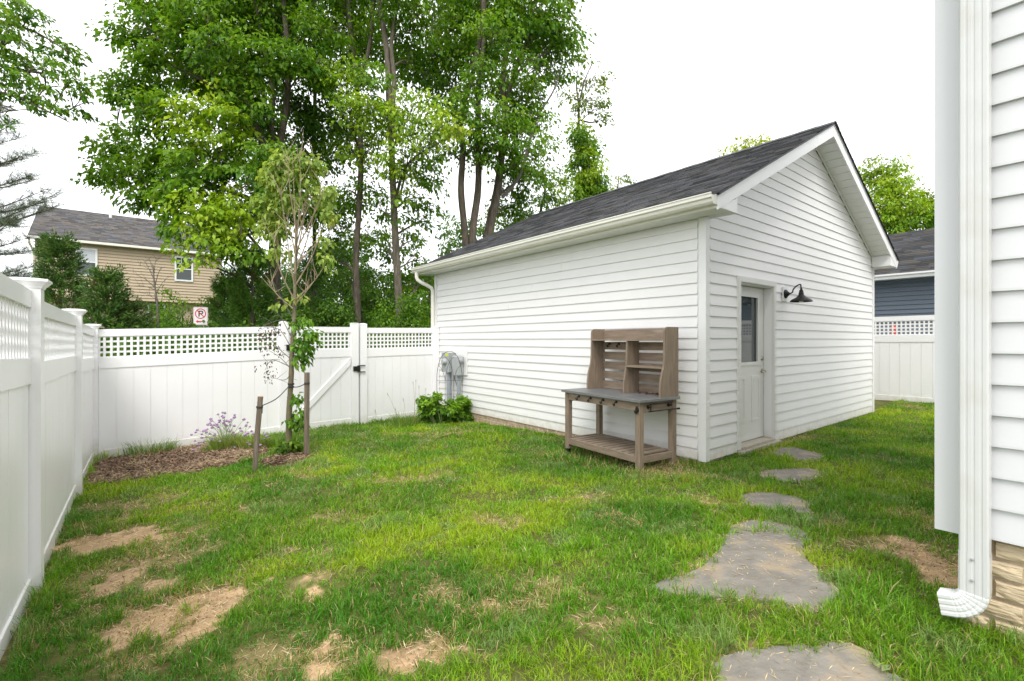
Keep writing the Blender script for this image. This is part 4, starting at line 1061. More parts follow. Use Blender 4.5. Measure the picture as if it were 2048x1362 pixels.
# big dense maple left of centre
T('maple_tree', 'large dense dark green tree left of centre, overhanging the tan house', [([(550,640),(549,520),(553,440),(548,380)], .19, .13), ([(548,385),(530,300),(508,245),(470,150),(430,60),(410,-60)], .10, .05), ([(549,390),(556,310),(572,215),(577,120),(568,20),(560,-90)], .105, .06), ([(550,400),(545,280),(545,180),(520,60),(500,-60)], .06, .035), ([(551,420),(480,390),(400,360),(300,318),(230,300)], .08, .02)],
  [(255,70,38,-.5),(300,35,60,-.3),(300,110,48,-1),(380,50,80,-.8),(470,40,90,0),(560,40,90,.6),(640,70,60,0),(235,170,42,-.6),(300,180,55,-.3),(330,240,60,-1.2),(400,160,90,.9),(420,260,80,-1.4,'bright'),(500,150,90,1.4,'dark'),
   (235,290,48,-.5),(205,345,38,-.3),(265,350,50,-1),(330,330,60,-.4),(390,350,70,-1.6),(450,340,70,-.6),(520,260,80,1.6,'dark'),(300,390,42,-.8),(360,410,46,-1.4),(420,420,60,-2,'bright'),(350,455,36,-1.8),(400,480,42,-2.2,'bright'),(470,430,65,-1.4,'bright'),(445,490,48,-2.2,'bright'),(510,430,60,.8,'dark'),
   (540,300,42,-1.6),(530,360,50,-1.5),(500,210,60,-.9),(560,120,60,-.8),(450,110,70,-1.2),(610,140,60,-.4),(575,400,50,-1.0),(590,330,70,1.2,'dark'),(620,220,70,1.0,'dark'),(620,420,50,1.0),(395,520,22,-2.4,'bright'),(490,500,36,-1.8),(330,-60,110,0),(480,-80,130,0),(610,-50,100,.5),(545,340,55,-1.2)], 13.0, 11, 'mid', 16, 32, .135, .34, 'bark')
T('slender_tree', 'slim dark trunk just right of the young staked tree, thin leafy crown', [([(627,640),(629,520),(628,300),(630,130),(622,-30)], .085, .05)], [(640,150,50),(655,240,45),(620,60,60),(660,320,40),(650,-30,70),(650,420,36)], 15.5, 12, 'dark', 10, 26, .12, .34)
T('ash_tree', 'tall straight-trunked tree with light green sprays, left of the white gable corner', [([(716,640),(712,520),(718,420),(722,300),(714,180),(702,70),(690,-60)], .10, .06), ([(716,170),(735,110),(745,40),(750,-60)], .07, .04)],
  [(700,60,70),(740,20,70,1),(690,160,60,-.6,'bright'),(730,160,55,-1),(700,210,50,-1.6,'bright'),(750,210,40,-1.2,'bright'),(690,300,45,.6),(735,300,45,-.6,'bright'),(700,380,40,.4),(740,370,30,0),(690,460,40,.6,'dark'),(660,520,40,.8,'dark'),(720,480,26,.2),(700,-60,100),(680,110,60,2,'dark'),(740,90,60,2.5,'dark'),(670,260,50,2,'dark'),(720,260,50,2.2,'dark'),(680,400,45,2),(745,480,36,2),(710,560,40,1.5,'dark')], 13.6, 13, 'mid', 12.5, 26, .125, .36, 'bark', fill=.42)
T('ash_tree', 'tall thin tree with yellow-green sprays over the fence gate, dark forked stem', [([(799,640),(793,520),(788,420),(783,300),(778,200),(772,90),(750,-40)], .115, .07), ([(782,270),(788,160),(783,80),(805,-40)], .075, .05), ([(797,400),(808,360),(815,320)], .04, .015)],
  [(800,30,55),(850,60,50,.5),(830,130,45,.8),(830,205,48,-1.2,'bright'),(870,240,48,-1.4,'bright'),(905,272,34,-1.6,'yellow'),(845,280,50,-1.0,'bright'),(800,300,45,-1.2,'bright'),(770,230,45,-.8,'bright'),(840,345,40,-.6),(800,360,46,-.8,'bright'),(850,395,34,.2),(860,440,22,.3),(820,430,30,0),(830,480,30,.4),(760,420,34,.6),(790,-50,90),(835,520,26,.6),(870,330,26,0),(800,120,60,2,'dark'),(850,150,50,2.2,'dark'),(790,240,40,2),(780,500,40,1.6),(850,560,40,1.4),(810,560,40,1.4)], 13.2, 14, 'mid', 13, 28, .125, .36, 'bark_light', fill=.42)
T('twin_trunk_tree', 'tall tree with paired brown trunks rising just behind the garage eave', [([(933,560),(930,470),(922,380),(926,300),(922,230),(945,150),(965,40),(975,-60)], .12, .06), ([(950,560),(945,470),(956,380),(957,300),(957,190),(968,60),(960,-50)], .125, .06)],
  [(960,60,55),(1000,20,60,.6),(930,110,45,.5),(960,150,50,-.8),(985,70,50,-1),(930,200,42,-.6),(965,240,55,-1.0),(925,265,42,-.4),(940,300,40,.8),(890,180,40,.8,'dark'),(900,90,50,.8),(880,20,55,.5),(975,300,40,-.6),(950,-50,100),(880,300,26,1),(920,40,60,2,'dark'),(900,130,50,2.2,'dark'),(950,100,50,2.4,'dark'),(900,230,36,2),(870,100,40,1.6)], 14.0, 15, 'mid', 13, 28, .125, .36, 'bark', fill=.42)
T('broad_tree', 'tall tree with leaning brown trunk and grey dead limb behind the garage roof', [([(968,560),(976,470),(995,380),(1003,310),(1012,250),(1005,180),(1015,90),(1040,-20)], .165, .07), ([(1008,220),(1040,110),(1075,40),(1090,-30)], .07, .03), ([(1000,350),(1030,330),(1050,300)], .05, .02)],
  [(1020,60,55),(1065,35,60,-.4),(1105,30,52,-.3),(1140,55,38,0),(1130,105,42,.2),(1085,100,55,.6),(1040,140,50,-.6),(1015,200,45,.8,'dark'),(1050,210,42,.4),(1000,250,52,-1),(1040,285,50,-.8),(1070,250,38,0),(1030,330,42,.6),(1085,300,36,.6),(1060,360,40,1.2),(1020,390,36,1.2,'dark'),(1080,-40,90),(1115,140,26,.3),(1000,310,40,-.6),(1040,60,55,2,'dark'),(1080,160,42,2,'dark'),(1030,240,42,2,'dark'),(1000,150,45,2),(1080,60,60,1.5),(1050,330,36,.2),(1010,430,36,1.8)], 14.4, 16, 'mid', 13, 28, .125, .36, 'bark', fill=.42,
  bare=[([(1005,395),(1040,350),(1060,280),(1075,235),(1105,185),(1118,150),(1124,120)], .055, .012), ([(1075,235),(1098,225),(1105,215)], .02, .008), ([(1088,212),(1075,180),(1068,165)], .018, .006), ([(1108,180),(1112,150),(1105,130)], .014, .005)])
# ivy-wrapped trunk with thin open crown
T('ivy_covered_tree', 'slim tree wrapped in ivy with sparse pale crown behind the garage ridge', [([(1175,560),(1172,420),(1165,330),(1158,260),(1157,210),(1153,170),(1155,140)], .12, .015), ([(1157,215),(1168,165),(1185,125)], .05, .012), ([(1160,240),(1185,245),(1205,235)], .04, .015)],
  [(1175,420,30,-.3),(1185,380,34,0,'mid',1.4),(1165,370,32,-.2,'bright',1.4),(1175,330,32,0,'bright',1.4),(1165,290,28,0,'mid',1.4),(1158,255,22,0,'bright',1.2),(1185,300,18,.2),(1155,215,24,0,'olive',.6),(1135,195,20,.2,'olive',.5),(1190,200,26,0,'olive',.5),(1210,215,18,0,'olive',.4),(1195,160,26,0,'olive',.5),(1175,125,20,0,'olive',.5),(1160,165,20,.2,'olive',.5),(1205,235,14,0,'olive',.5),(1200,400,26,.2,'mid',1.3),(1180,350,30,-.5,'bright',1.6),(1160,320,24,-.5,'mid',1.6),(1172,300,22,-.5,'bright',1.6),(1155,270,18,-.5,'mid',1.5),(1195,370,22,-.4,'mid',1.5),(1160,400,30,-.4,'mid',1.5),(1190,420,30,-.4,'dark',1.5)], 19, 17, 'mid', 15, 26, .14, .34, 'bark', kb=19, fill=.5)
T('understorey_tree', 'bushy young trees mass showing between trunks above the garage roof', [([(1085,560),(1080,440),(1090,380),(1085,340)], .07, .03)], [(1090,400,40),(1060,430,36),(1120,370,36,0,'bright'),(1110,420,36),(1140,400,30,0,'bright'),(1035,440,36),(1085,345,26),(1000,450,34,.4),(1145,345,22,.3)], 17, 18, 'mid', 9, 26, .12, .34)
T('small_tree', 'little pale tree peeking over the garage ridge right of the ivy', [([(1235,560),(1235,400),(1238,350)], .06, .02)], [(1235,365,18,0,'olive'),(1255,350,12,0,'olive'),(1225,385,20,0,'bright'),(1245,385,22,0,'bright')], 20, 19, 'bright', 7, 24, .12, .32)
T('small_tree', 'wispy yellow-green tree top above the garage roof ridge near the gable', [([(1480,560),(1475,400),(1470,300)], .07, .02)], [(1470,300,26,0,'yellow',.8),(1500,285,24,0,'yellow',.7),(1455,325,22,0,'yellow',.8),(1500,310,24,0,'bright'),(1525,282,14,0,'yellow',.6),(1440,340,16,0,'yellow',.6),(1480,340,30,0,'bright')], 19, 20, 'bright', 16, 26, .13, .34, 'twig_grey')
T('rounded_tree', 'rounded bright green tree behind the blue-grey garage at right', [([(1800,600),(1800,480),(1795,420),(1790,360)], .16, .06), ([(1800,470),(1830,420),(1850,390)], .07, .02)],
  [(1740,345,30,0,'bright'),(1745,325,18,0,'olive',.5),(1765,380,46,0,'bright'),(1800,380,40,0,'bright'),(1770,420,46,-.6,'bright'),(1815,420,48,-.4,'bright'),(1790,455,50,-.4,'mid'),(1840,440,46,0,'mid'),(1870,410,30,.2,'olive',.6),(1880,440,44,0,'mid'),(1850,400,26,0,'olive',.5),(1780,340,26,0,'bright'),(1910,420,50),(1760,460,40)], 22, 21, 'bright', 13, 26, .15, .40, 'bark')
# overhanging branch at top left, its trunk out of the frame
T('overhanging_tree', 'tree reaching in at the top left corner with a fan of leafy twigs', [([(-330,640),(-330,400),(-310,200),(-260,90)], .22, .13), ([(-310,200),(-180,130),(-60,120),(40,140),(120,150)], .09, .012), ([(-290,140),(-160,60),(-40,40),(60,60),(130,100)], .08, .010), ([(-180,130),(-80,170),(20,190),(100,225),(140,245)], .05, .008)],
  [(20,60,45),(70,60,38),(110,90,38),(140,115,34),(40,120,48),(90,150,42),(140,165,36),(165,190,26),(30,180,46),(80,205,34),(120,225,28),(160,225,20),(-30,40,70),(-60,120,80),(-60,200,60),(0,225,28),(-10,0,45),(60,20,36),(-150,80,110),(-240,60,130)], 10.5, 22, 'mid', 13, 28, .105, .28, 'bark', group=None, depth_r=.8, fill=.6, flat=.35)

# ---------------------------------------------------------------- pine at the left edge
def pine():
    k = 15; base = at(-70, HOR, k); base.z = ground(base.x, base.y); rng = np.random.default_rng(5); rg = random.Random(5)
    o = thing('pine_tree', 'blue-green pine with drooping needle branches at the left edge', 'tree', base)
    tm = MB().tube([tuple(base-Vector((0,0,.1))), tuple(at(-68,500,k)), tuple(at(-72,250,k)), tuple(at(-70,60,k))], [.22,.17,.11,.04], 9)
    P = []; D = []; Cc = []; bm = MB()
    for (y0, reach, py1) in ((560,120,560),(520,135,545),(470,150,490),(430,190,400),(400,175,395),(350,150,345),(310,140,318),(260,110,260),(200,80,205),(480,110,430),(380,120,440),(545,90,600)):
        for _ in range(3):
            a = at(-70, y0+30, k); e = at(-70+reach*rg.uniform(.75,1), py1+rg.uniform(-18,18), k+rg.uniform(-1.2,1.2))
            sp = smooth_path([a, a.lerp(e,.5)+Vector((0,0,-.1)), e], 6); bm.tube(sp, [.03-.024*i/(len(sp)-1) for i in range(len(sp))], 5)
            for i in range(2, len(sp)):
                for _ in range(4):
                    d = Vector((rg.gauss(0,1), rg.gauss(0,1), rg.uniform(0,.8))).normalized()*rg.uniform(.15,.45)+(sp[i]-sp[i-1]).normalized()*.15
                    tip = sp[i]+d; bm.tube([sp[i], tip], [.006,.003], 3, False)
                    m = 34; t = rng.random(m)[:,None]; pp = np.array(sp[i])*(1-t)+np.array(tip)*t
                    P.append(pp); dd = rvec(m, rng)+np.array(d.normalized())*.9; D.append(dd)
                    g = rng.uniform(.6,1.4); Cc.append(np.tile(np.array([.12,.17,.10])*g, (m,1))*rng.uniform(.7,1.3,(m,1)))
    P = np.concatenate(P); D = np.concatenate(D); Cc = np.concatenate(Cc); n = len(P)
    V, F = leaf_geo(P, D, rvec(n, rng), rng.uniform(.08,.14,n), np.full(n, .0026), .2)
    tm.build('trunk', 'bark', o, base, smooth=True); bm.build('branches', 'bark', o, base)
    np_mesh('needles', V, F, 'conifer', np.repeat(Cc, 4, 0), o, origin=tuple(base))
pine()

# ---------------------------------------------------------------- evergreens and shrubs behind the rear fence
def conifer(label, px, pytop, k, halfw, seed, tone='conifer', n=420, group='evergreens behind the fence'):
    rng = np.random.default_rng(seed); base = at(px, HOR, k); base.z = ground(base.x, base.y); top = at(px, pytop, k); H = top.z-base.z; Wd = halfw*k/FPX
    o = thing('evergreen', label, 'evergreen', base, group=group)
    MB().tube([tuple(base-Vector((0,0,.1))), tuple(base.lerp(top,.5)), tuple(base.lerp(top,.96))], [.09,.05,.01], 7).build('trunk', 'bark', o, base)
    t = rng.random(n)**.8; r = Wd*(1-t)**.75*(.55+.5*rng.random(n))*(1+.25*np.sin(t*23+seed)); a = rng.uniform(0, 6.283, n)
    C_ = np.stack([base.x+r*np.cos(a), base.y+r*np.sin(a), base.z+.1+t*(H-.12)], 1)
    lo, hi = (np.array(q) for q in GREENS[tone]); tt = np.clip(rng.normal(.4,.3,n),0,1)[:,None]; cl = lo*(1-tt)+hi*tt
    br = rng.random(n) < .05; cl[br] = np.array([.13,.085,.035])
    nper = 46; idx = np.repeat(np.arange(n), nper); N = len(idx)
    out = np.stack([np.cos(a), np.sin(a), rng.uniform(.35,1.1,n)], 1)
    # little feathery sprays: a spine with side needles
    s = rng.random(N)[:,None]; P = C_[idx]+out[idx]*s*.26+rvec(N,rng)*.05
    D = out[idx]*.9+rvec(N,rng)*.8
    V, F = leaf_geo(P, D, rvec(N,rng), rng.uniform(.05,.11,N), rng.uniform(.008,.014,N), .3)
    np_mesh('foliage', V, F, 'conifer', np.repeat(cl[idx]*rng.uniform(.7,1.35,(N,1)), 4, 0), o, origin=tuple(base))
conifer('bushy cone-shaped evergreen at far left, in front of the tan house window', 120, 482, 11.2, 56, 31, 'conifer', 520)
conifer('shorter evergreen right of the cone-shaped one, below the tan house', 213, 553, 10.6, 58, 32, 'conifer', 420)
conifer('small evergreen tip low between fence corner and the parking sign', 262, 610, 11.0, 40, 33, 'conifer', 240)
conifer('dark evergreen left of the young tree, right of the parking sign', 505, 508, 12.2, 66, 34, 'dark', 520)
conifer('dark evergreen just right of the parking sign', 455, 560, 12.6, 46, 35, 'dark', 320)
conifer('tall dark evergreen behind the young tree canopy', 625, 520, 13.8, 60, 36, 'dark', 420)
def shrub(label, px, pytop, k, halfw, seed, tone='mid', size=.075, n=170, wratio=.34, group='shrubs behind the fence', name='shrub'):
    rng = np.random.default_rng(seed); rg = random.Random(seed); base = at(px, HOR, k); base.z = ground(base.x, base.y); H = at(px, pytop, k).z-base.z; Wd = halfw*k/FPX
    o = thing(name, label, 'shrub', base, group=group)
    st = MB(); tips = []
    for _ in range(9):
        a = rg.uniform(0, 6.283); r = Wd*rg.uniform(.2,.9); tip = base+Vector((r*math.cos(a), r*math.sin(a), H*rg.uniform(.6,1.0)*(1-.3*(r/Wd)**2)))
        sp = smooth_path([base+Vector((0,0,-.05)), base.lerp(tip,.5)+Vector((0,0,.12*H)), tip], 4); st.tube(sp, [.022-.017*i/(len(sp)-1) for i in range(len(sp))], 5); tips += sp[3:]
    st.build('stems', 'bark', o, base)
    v = rvec(n, rng)*(rng.random(n)**.4)[:,None]; v[:,2] = np.abs(v[:,2])
    C_ = np.array([base.x, base.y, base.z+.12])+v*np.array([Wd, Wd, H*.92]); C_[:,2] += rng.normal(0, .06, n)
    lo, hi = (np.array(q) for q in GREENS[tone]); tt = np.clip(rng.normal(.4,.3,n),0,1)[:,None]
    V, F, cc = leaves_from_clusters(C_, np.full(n, .26), 34, size, lo*(1-tt)+hi*tt, rng, np.array([base.x, base.y, 0.]), .6, wratio)
    np_mesh('foliage', V, F, 'leaf', cc, o, origin=tuple(base))
shrub('leafy shrub below the tan house, left of the bare sapling', 285, 612, 12.0, 40, 41)
shrub('leafy shrub around the parking sign, under the tan house', 360, 585, 13.0, 62, 42, 'mid', .075, 240)
shrub('arching shrub left of the parking sign in front of tan siding', 330, 560, 13.8, 40, 43, 'mid', .07, 150)
shrub('shrub with arching sprays right above the parking sign', 425, 575, 14.2, 50, 44, 'dark', .075, 190)
shrub('dark shrub directly behind the young tree stem', 560, 560, 14.2, 70, 45, 'dark', .08, 300)
shrub('dark shrub behind the left half of the gate', 665, 575, 13.0, 66, 46, 'dark', .075, 300)
shrub('dark leafy shrub over the gate latch', 740, 545, 14.5, 66, 47, 'dark', .08, 300)
shrub('mid green rounded shrub left of the garage downspout', 822, 562, 12.4, 60, 48, 'mid', .07, 320)
shrub('shrub with pale leaves over the right fence panel', 770, 600, 12.0, 44, 49, 'mid', .07, 200)
shrub('dense shrub behind the garage corner, deep green', 880, 545, 15.5, 60, 50, 'dark', .08, 260)
shrub('far left low shrub under the pine', 60, 560, 14.5, 70, 51, 'mid', .08, 220)
shrub('background thicket shrub between evergreens and young tree', 590, 600, 12.2, 60, 52, 'dark', .075, 260)
shrub('background thicket shrub right of the tan house', 520, 570, 16, 70, 53, 'dark', .08, 300)
shrub('background thicket shrub beyond the gate', 700, 600, 16.5, 80, 54, 'dark', .09, 320)
shrub('background thicket shrub left of the garage eave', 800, 590, 17, 90, 55, 'dark', .09, 320)
# bare sapling in front of the tan house
k_ = 11.6; bb = at(318, HOR, k_); bb.z = ground(bb.x, bb.y)
o = thing('bare_sapling', 'thin leafless sapling in front of the tan house', 'tree', bb); rg = random.Random(9)
tips = [tuple(bb-Vector((0,0,.05))), at(316,640,k_), at(312,590,k_), at(308,560,k_), at(306,530,k_)]
MB().tube(smooth_path(tips, 4), [.03-.0012*i for i in range(17)], 6).build('trunk', 'twig_grey', o, bb)
bm = MB()
for (p0, p1) in (((308,560),(285,518)),((310,575),(268,548)),((311,580),(262,572)),((307,555),(312,516)),((312,590),(330,560)),((306,540),(296,515)),((310,570),(322,535)),((308,550),(280,530)),((313,600),(275,585))):
    a = at(*p0, k_); e = at(*p1, k_+rg.uniform(-.3,.3)); sp = smooth_path([a, a.lerp(e,.5)+Vector((0,0,.05)), e], 4); bm.tube(sp, [.010-.007*i/(len(sp)-1) for i in range(len(sp))], 4)
    for _ in range(4):
        q = sp[rg.randrange(2,len(sp))]; bm.tube([q, q+Vector((rg.uniform(-.15,.15),rg.uniform(-.1,.1),rg.uniform(.05,.22)))], [.004,.002], 3, False)
bm.build('branches', 'twig_grey', o, bb)

# ================================================================== young staked tree
def sapling():
    rng = np.random.default_rng(77); rg = random.Random(77)
    base = on_ground(577, 908); k = depth(base.x, base.y)
    o = thing('young_tree', 'young staked tree with half bare upright twigs and yellow-green leaves', 'tree', base)
    tp = [base-Vector((0,0,.05)), at(578,830,k), at(582,760,k), at(585,690,k), at(589,620,k), at(590,560,k), at(592,500,k), at(594,440,k)]
    sp = smooth_path(tp, 5); m = len(sp)
    MB().tube(sp, [(.043-.030*(i/(m-1)))*(1+.08*rg.uniform(-1,1)) for i in range(m)], 10).build('trunk', 'bark_sapling', o, base, smooth=True)
    br = MB(); skel = []
    fan = [((589,600),(560,540),(545,470)),((590,580),(575,480),(560,380)),((590,560),(590,450),(585,310)),((592,520),(610,420),(615,320)),((592,540),(620,460),(640,360)),((591,570),(625,510),(660,420)),
           ((593,480),(600,400),(600,300)),((592,510),(570,420),(548,330)),((590,600),(630,560),(655,520)),((593,500),(632,420),(650,370)),((592,530),(640,480),(668,450)),((591,560),(560,500),(530,430)),((594,470),(580,380),(575,300)),((590,620),(555,590),(535,560)),((594,450),(618,380),(628,318)),((593,490),(606,440),(622,400)),((590,610),(615,580),(640,545))]
    for f in fan:
        dk = rg.uniform(-.45, .45)
        s2 = smooth_path([at(*f[0],k), at(*f[1],k+dk*.5), at(*f[2],k+dk)], 6); n = len(s2)
        br.tube(s2, [.0105-.008*i/(n-1) for i in range(n)], 6); skel += s2[3:]
        for _ in range(6):
            q = s2[rg.randrange(4, n)]; e = q+Vector((rg.uniform(-.16,.16), rg.uniform(-.16,.16), rg.uniform(.1,.35)))
            br.tube([q, q.lerp(e,.5)+Vector((rg.uniform(-.02,.02),rg.uniform(-.02,.02),0)), e], [.0045,.0035,.0018], 4, False)
            if q.z > base.z+2.3: skel.append(e)
    br.build('branches', 'twig_tan', o, base, smooth=True, kind='stuff')
    def clump(name, blobs, size, tones, nclu, nper, mname='leaf', wr=.30, rad=.10, down=.9):
        Cs = []; Cl = []
        for (px, py, r, n_) in blobs:
            c = at(px, py, k); rm = r*k/FPX; v = rvec(n_, rng)*(rng.random(n_)**.5*rm)[:,None]; Cs.append(np.array(c)+v)
            t = np.clip(rng.normal(.5,.35,n_),0,1)[:,None]; Cl.append(np.array(tones[0])*(1-t)+np.array(tones[1])*t)
        Cs = np.concatenate(Cs); Cl = np.concatenate(Cl)
        V, F, cc = leaves_from_clusters(Cs, np.full(len(Cs), rad), nper, size, Cl, rng, np.array([base.x, base.y, 0.]), .7, wr, .3, down=down)
        np_mesh(name, V, F, mname, cc, o, origin=tuple(base), kind='stuff')
    clump('crown', [(565,320,18,14),(600,318,18,14),(630,330,16,10),(540,350,16,10),(555,375,20,14),(530,400,18,12),(545,425,22,16),(560,455,20,12),(535,460,18,10),(590,345,20,12),(615,350,20,10),(650,395,16,9),(660,430,14,7),(645,480,12,4),(655,520,14,5),(570,400,20,10),(550,500,16,6),(625,380,14,5),(660,380,12,5),(585,500,14,2),(560,600,10,2),(600,590,10,2)], .075, ((.20,.33,.05),(.44,.54,.14)), 0, 12)
    clump('leafy_sprout', [(608,690,18,12),(622,670,14,9),(600,715,16,8),(595,650,10,4),(612,640,8,3)], .075, ((.08,.22,.02),(.20,.38,.04)), 0, 12, rad=.08)
    clump('leafy_sprout', [(594,800,12,6),(600,830,12,6),(585,840,14,8),(604,850,8,4)], .07, ((.08,.22,.02),(.20,.38,.04)), 0, 11, rad=.07)
    clump('leafy_sprout', [(575,897,20,18),(590,890,14,10),(562,900,14,10)], .06, ((.09,.2,.02),(.2,.33,.03)), 0, 11, rad=.06, down=.1)
    dm = MB()
    for (p0, p1, p2) in (((584,700),(560,660),(530,655)),((584,720),(550,690),(535,665)),((583,740),(560,715),(522,692)),((585,680),(565,640),(548,620)),((583,735),(545,720),(530,740)),((586,650),(560,640),(520,655)),((588,640),(565,600),(545,560)),((582,745),(570,760),(545,755))):
        s2 = smooth_path([at(*p0,k), at(*p1,k-.1), at(*p2,k-.2)], 5); n = len(s2); dm.tube(s2, [.006-.004*i/(n-1) for i in range(n)], 5)
        for _ in range(5):
            q = s2[rg.randrange(2,n)]; dm.tube([q, q+Vector((rg.uniform(-.12,.12),rg.uniform(-.12,.12),rg.uniform(-.06,.12)))], [.003,.0015], 3, False)
    dm.build('dead_twigs', 'twig_grey', o, base, kind='stuff')
    clump('withered_leaves', [(530,690,22,9),(545,670,18,8),(535,735,18,7),(560,700,14,6),(525,660,10,4),(550,650,12,5),(540,755,8,4)], .035, ((.08,.045,.04),(.16,.09,.07)), 0, 4, 'litter', .3, .07)
    return base, k
sbase, sk = sapling()
def stake(label, pb, pt, square):
    b = on_ground(*pb); k = depth(b.x, b.y); t = at(pt[0], pt[1], k)
    o = thing('wooden_stake', label, 'stake', b, group='stakes tied to the young tree')
    if square:
        d = .024; c = math.cos(.5); s = math.sin(.5); sq = [(c*x-s*y, s*x+c*y) for x, y in ((-d,-d),(d,-d),(d,d),(-d,d))]
        MB().hexa([(b.x+x, b.y+y, b.z-.1) for x, y in sq]+[(t.x+x, t.y+y, t.z) for x, y in sq]).build('shaft', 'stake', o, b)
    else:
        MB().tube([tuple(b-Vector((0,0,.1))), tuple(b.lerp(t,.5)), tuple(t)], [.030,.030,.030], 14).build('shaft', 'stake', o, b, smooth=True)
        MB().lathe([(.0285,0),(.027,.003),(0,.004)], t, (t-b).normalized(), 14).build('cut_end', 'stake_end', o, b)
    return b, t, k
s1b, s1t, k1 = stake('leaning round wooden stake in front of the purple flowers', (508, 944), (521, 793), False)
s2b, s2t, k2 = stake('upright square wooden stake right of the young tree', (613, 912), (614, 745), True)
def tie(label, sb, st_, f, trunk_px, sag):
    a = sb.lerp(st_, f); e = at(*trunk_px, sk)
    o = thing('tie_strap', label, 'strap', a, group='straps between stakes and young tree')
    u = (e-a).normalized(); a2 = a+u*.03; m = a2.lerp(e,.5)-Vector((0,0,sag))
    MB().tube(smooth_path([a2, m, e+Vector((0,0,0))], 8), .006, 6).build('cord', 'strap', o, a, smooth=True)
    MB().lathe([(.026,-.012),(.037,-.011),(.037,.011),(.026,.012)], a, (st_-sb).normalized(), 14).build('stake_loop', 'strap', o, a, smooth=True)
    MB().tube([a2, a2+Vector((.012,-.008,-.03)), a2+Vector((.010,-.01,-.085))], [.005,.008,.007], 6).build('loose_end', 'strap', o, a)
    MB().lathe([(.033,-.012),(.043,-.011),(.043,.011),(.033,.012)], e, (0,0,1), 14).build('trunk_loop', 'strap', o, a, smooth=True)
tie('black strap from the leaning stake to the young tree', s1b, s1t, .86, (582, 768), .05)
tie('short black strap from the upright stake to the young tree', s2b, s2t, .87, (582, 774), .02)

# ================================================================== chives
def grass_tuft(name, label, px, py, w, h, n, cols, seed, lean=.5, cat='grass', width=.006, group=None, dry=0, extra=None):
    rng = np.random.default_rng(seed); b = on_ground(px, py); k = depth(b.x, b.y); wm = w*k/FPX; hm = h*k/FPX
    o = thing(name, label, cat, b, group=group)
    rr = np.sqrt(rng.random(n))*wm; a = rng.uniform(0, 6.283, n)
    P = np.stack([b.x+rr*np.cos(a), b.y+rr*np.sin(a)*.7, np.zeros(n)], 1); P[:,2] = ground_np(P[:,0], P[:,1])-.01
    V, F = blade_geo(P, a+rng.normal(0,.7,n), hm*rng.uniform(.55,1.15,n), width*rng.uniform(.7,1.3,n), np.abs(rng.normal(lean*.5,lean*.4,n)), np.abs(rng.normal(lean,lean*.5,n)))
    t = rng.random((n,1)); c = np.array(cols[0])*(1-t)+np.array(cols[1])*t
    d = rng.random(n) < dry; c[d] = np.array([.40,.32,.13])
    np_mesh('leaves', V, F, 'grass', np.repeat(c, 5, 0), o, kind='stuff', origin=tuple(b))
    return o, b, k
HEADS = [(170,655),(230,620),(250,585),(320,645),(320,697),(220,745),(275,768),(350,757),(310,765),(260,805),(380,690),(345,600),(370,590),(400,575),(385,620),(430,640),(450,425),(455,450),(440,485),(455,510),(470,550),(500,510),(410,505),(530,520),(545,500),(560,540),(555,355),(620,330),(655,335),(620,385),(638,400),(580,445),(575,470),(650,450),(645,470),(630,485),(655,505),(688,450),(720,460),(750,432),(685,520),(735,510),(800,365),(798,400),(795,525),(780,620),(730,600),(630,690),(585,750),(510,650),(460,725),(935,430),(988,475),(967,520),(1022,535),(878,558),(900,600),(808,650),(805,670),(200,910),(280,885),(570,920),(800,840),(570,830),(420,800)]
HEADS2 = [(955,650),(990,630),(1045,600),(1070,640),(985,775),(960,860),(1000,900),(940,805),(1025,800),(965,900),(1300,705),(1240,650),(1270,680),(1225,715),(1245,795),(1175,805)]
hm_ = None
def head_mesh():
    b = MB(); rg = random.Random(4)
    rings = [(0,-.8),(.6,-.62),(.95,-.15),(.9,.35),(.5,.75),(0,.92)]
    b.lathe([(r_*.016*rg.uniform(.85,1.15), h*.014) for r_, h in rings], (0,0,0), (0,0,1), 8)
    b.v = [(x*rg.uniform(.82,1.2), y*rg.uniform(.82,1.2), z*rg.uniform(.85,1.15)) for x, y, z in b.v]
    me = bpy.data.meshes.new('flower_head'); me.from_pydata(b.v, [], b.f); me.materials.append(MATS['chive']); return me
mat('chive', (.37,.235,.42), .75, .35, 60, .5, 120)
HM = head_mesh()
def chives(label, px, py, w, h, n, heads, seed):
    rg = random.Random(seed)
    o, b, k = grass_tuft('chive_plant', label, px, py, w, h, n, ((.16,.27,.05),(.36,.44,.09)), seed, .5, 'flower', .0055, 'chive clumps in the flower bed', .12)
    st = MB()
    for (cx, cy) in heads:
        p = at(360+cx/7.31, 780+cy/7.31, k+rg.uniform(-.16,.16))
        gz = ground(p.x, p.y)
        if p.z < gz+.03: p.z = gz+.03
        f = b+Vector((rg.gauss(0,w*k/FPX*.35), rg.gauss(0,w*k/FPX*.25), -.01))
        st.tube(smooth_path([f, f.lerp(p,.55)+Vector((0,0,.05)), p], 4), .0022, 4, False)
        e = bpy.data.objects.new('flower_head', HM); col.objects.link(e); e.parent = o; e.location = p-b; s_ = rg.uniform(1.05,1.6); e.scale = (s_, s_, s_); e.rotation_euler = (rg.uniform(-.4,.4), rg.uniform(-.4,.4), rg.uniform(0,6))
    st.build('flower_stems', 'stem_green', o, b, kind='stuff')
mat('stem_green', (.24,.33,.13), .6, .15, 10)
chives('tall clump of purple chive flowers against the rear fence', 455, 898, 30, 42, 600, HEADS, 81)
chives('low clump of lilac chive flowers beside the leaning stake', 510, 897, 26, 32, 420, HEADS2, 82)
grass_tuft('grass_tuft', 'loose tuft of long grass in the mulch left of the chives', 302, 908, 42, 36, 420, ((.10,.21,.03),(.24,.36,.06)), 83, .6, 'grass', .005, 'tufts of long grass', .1)
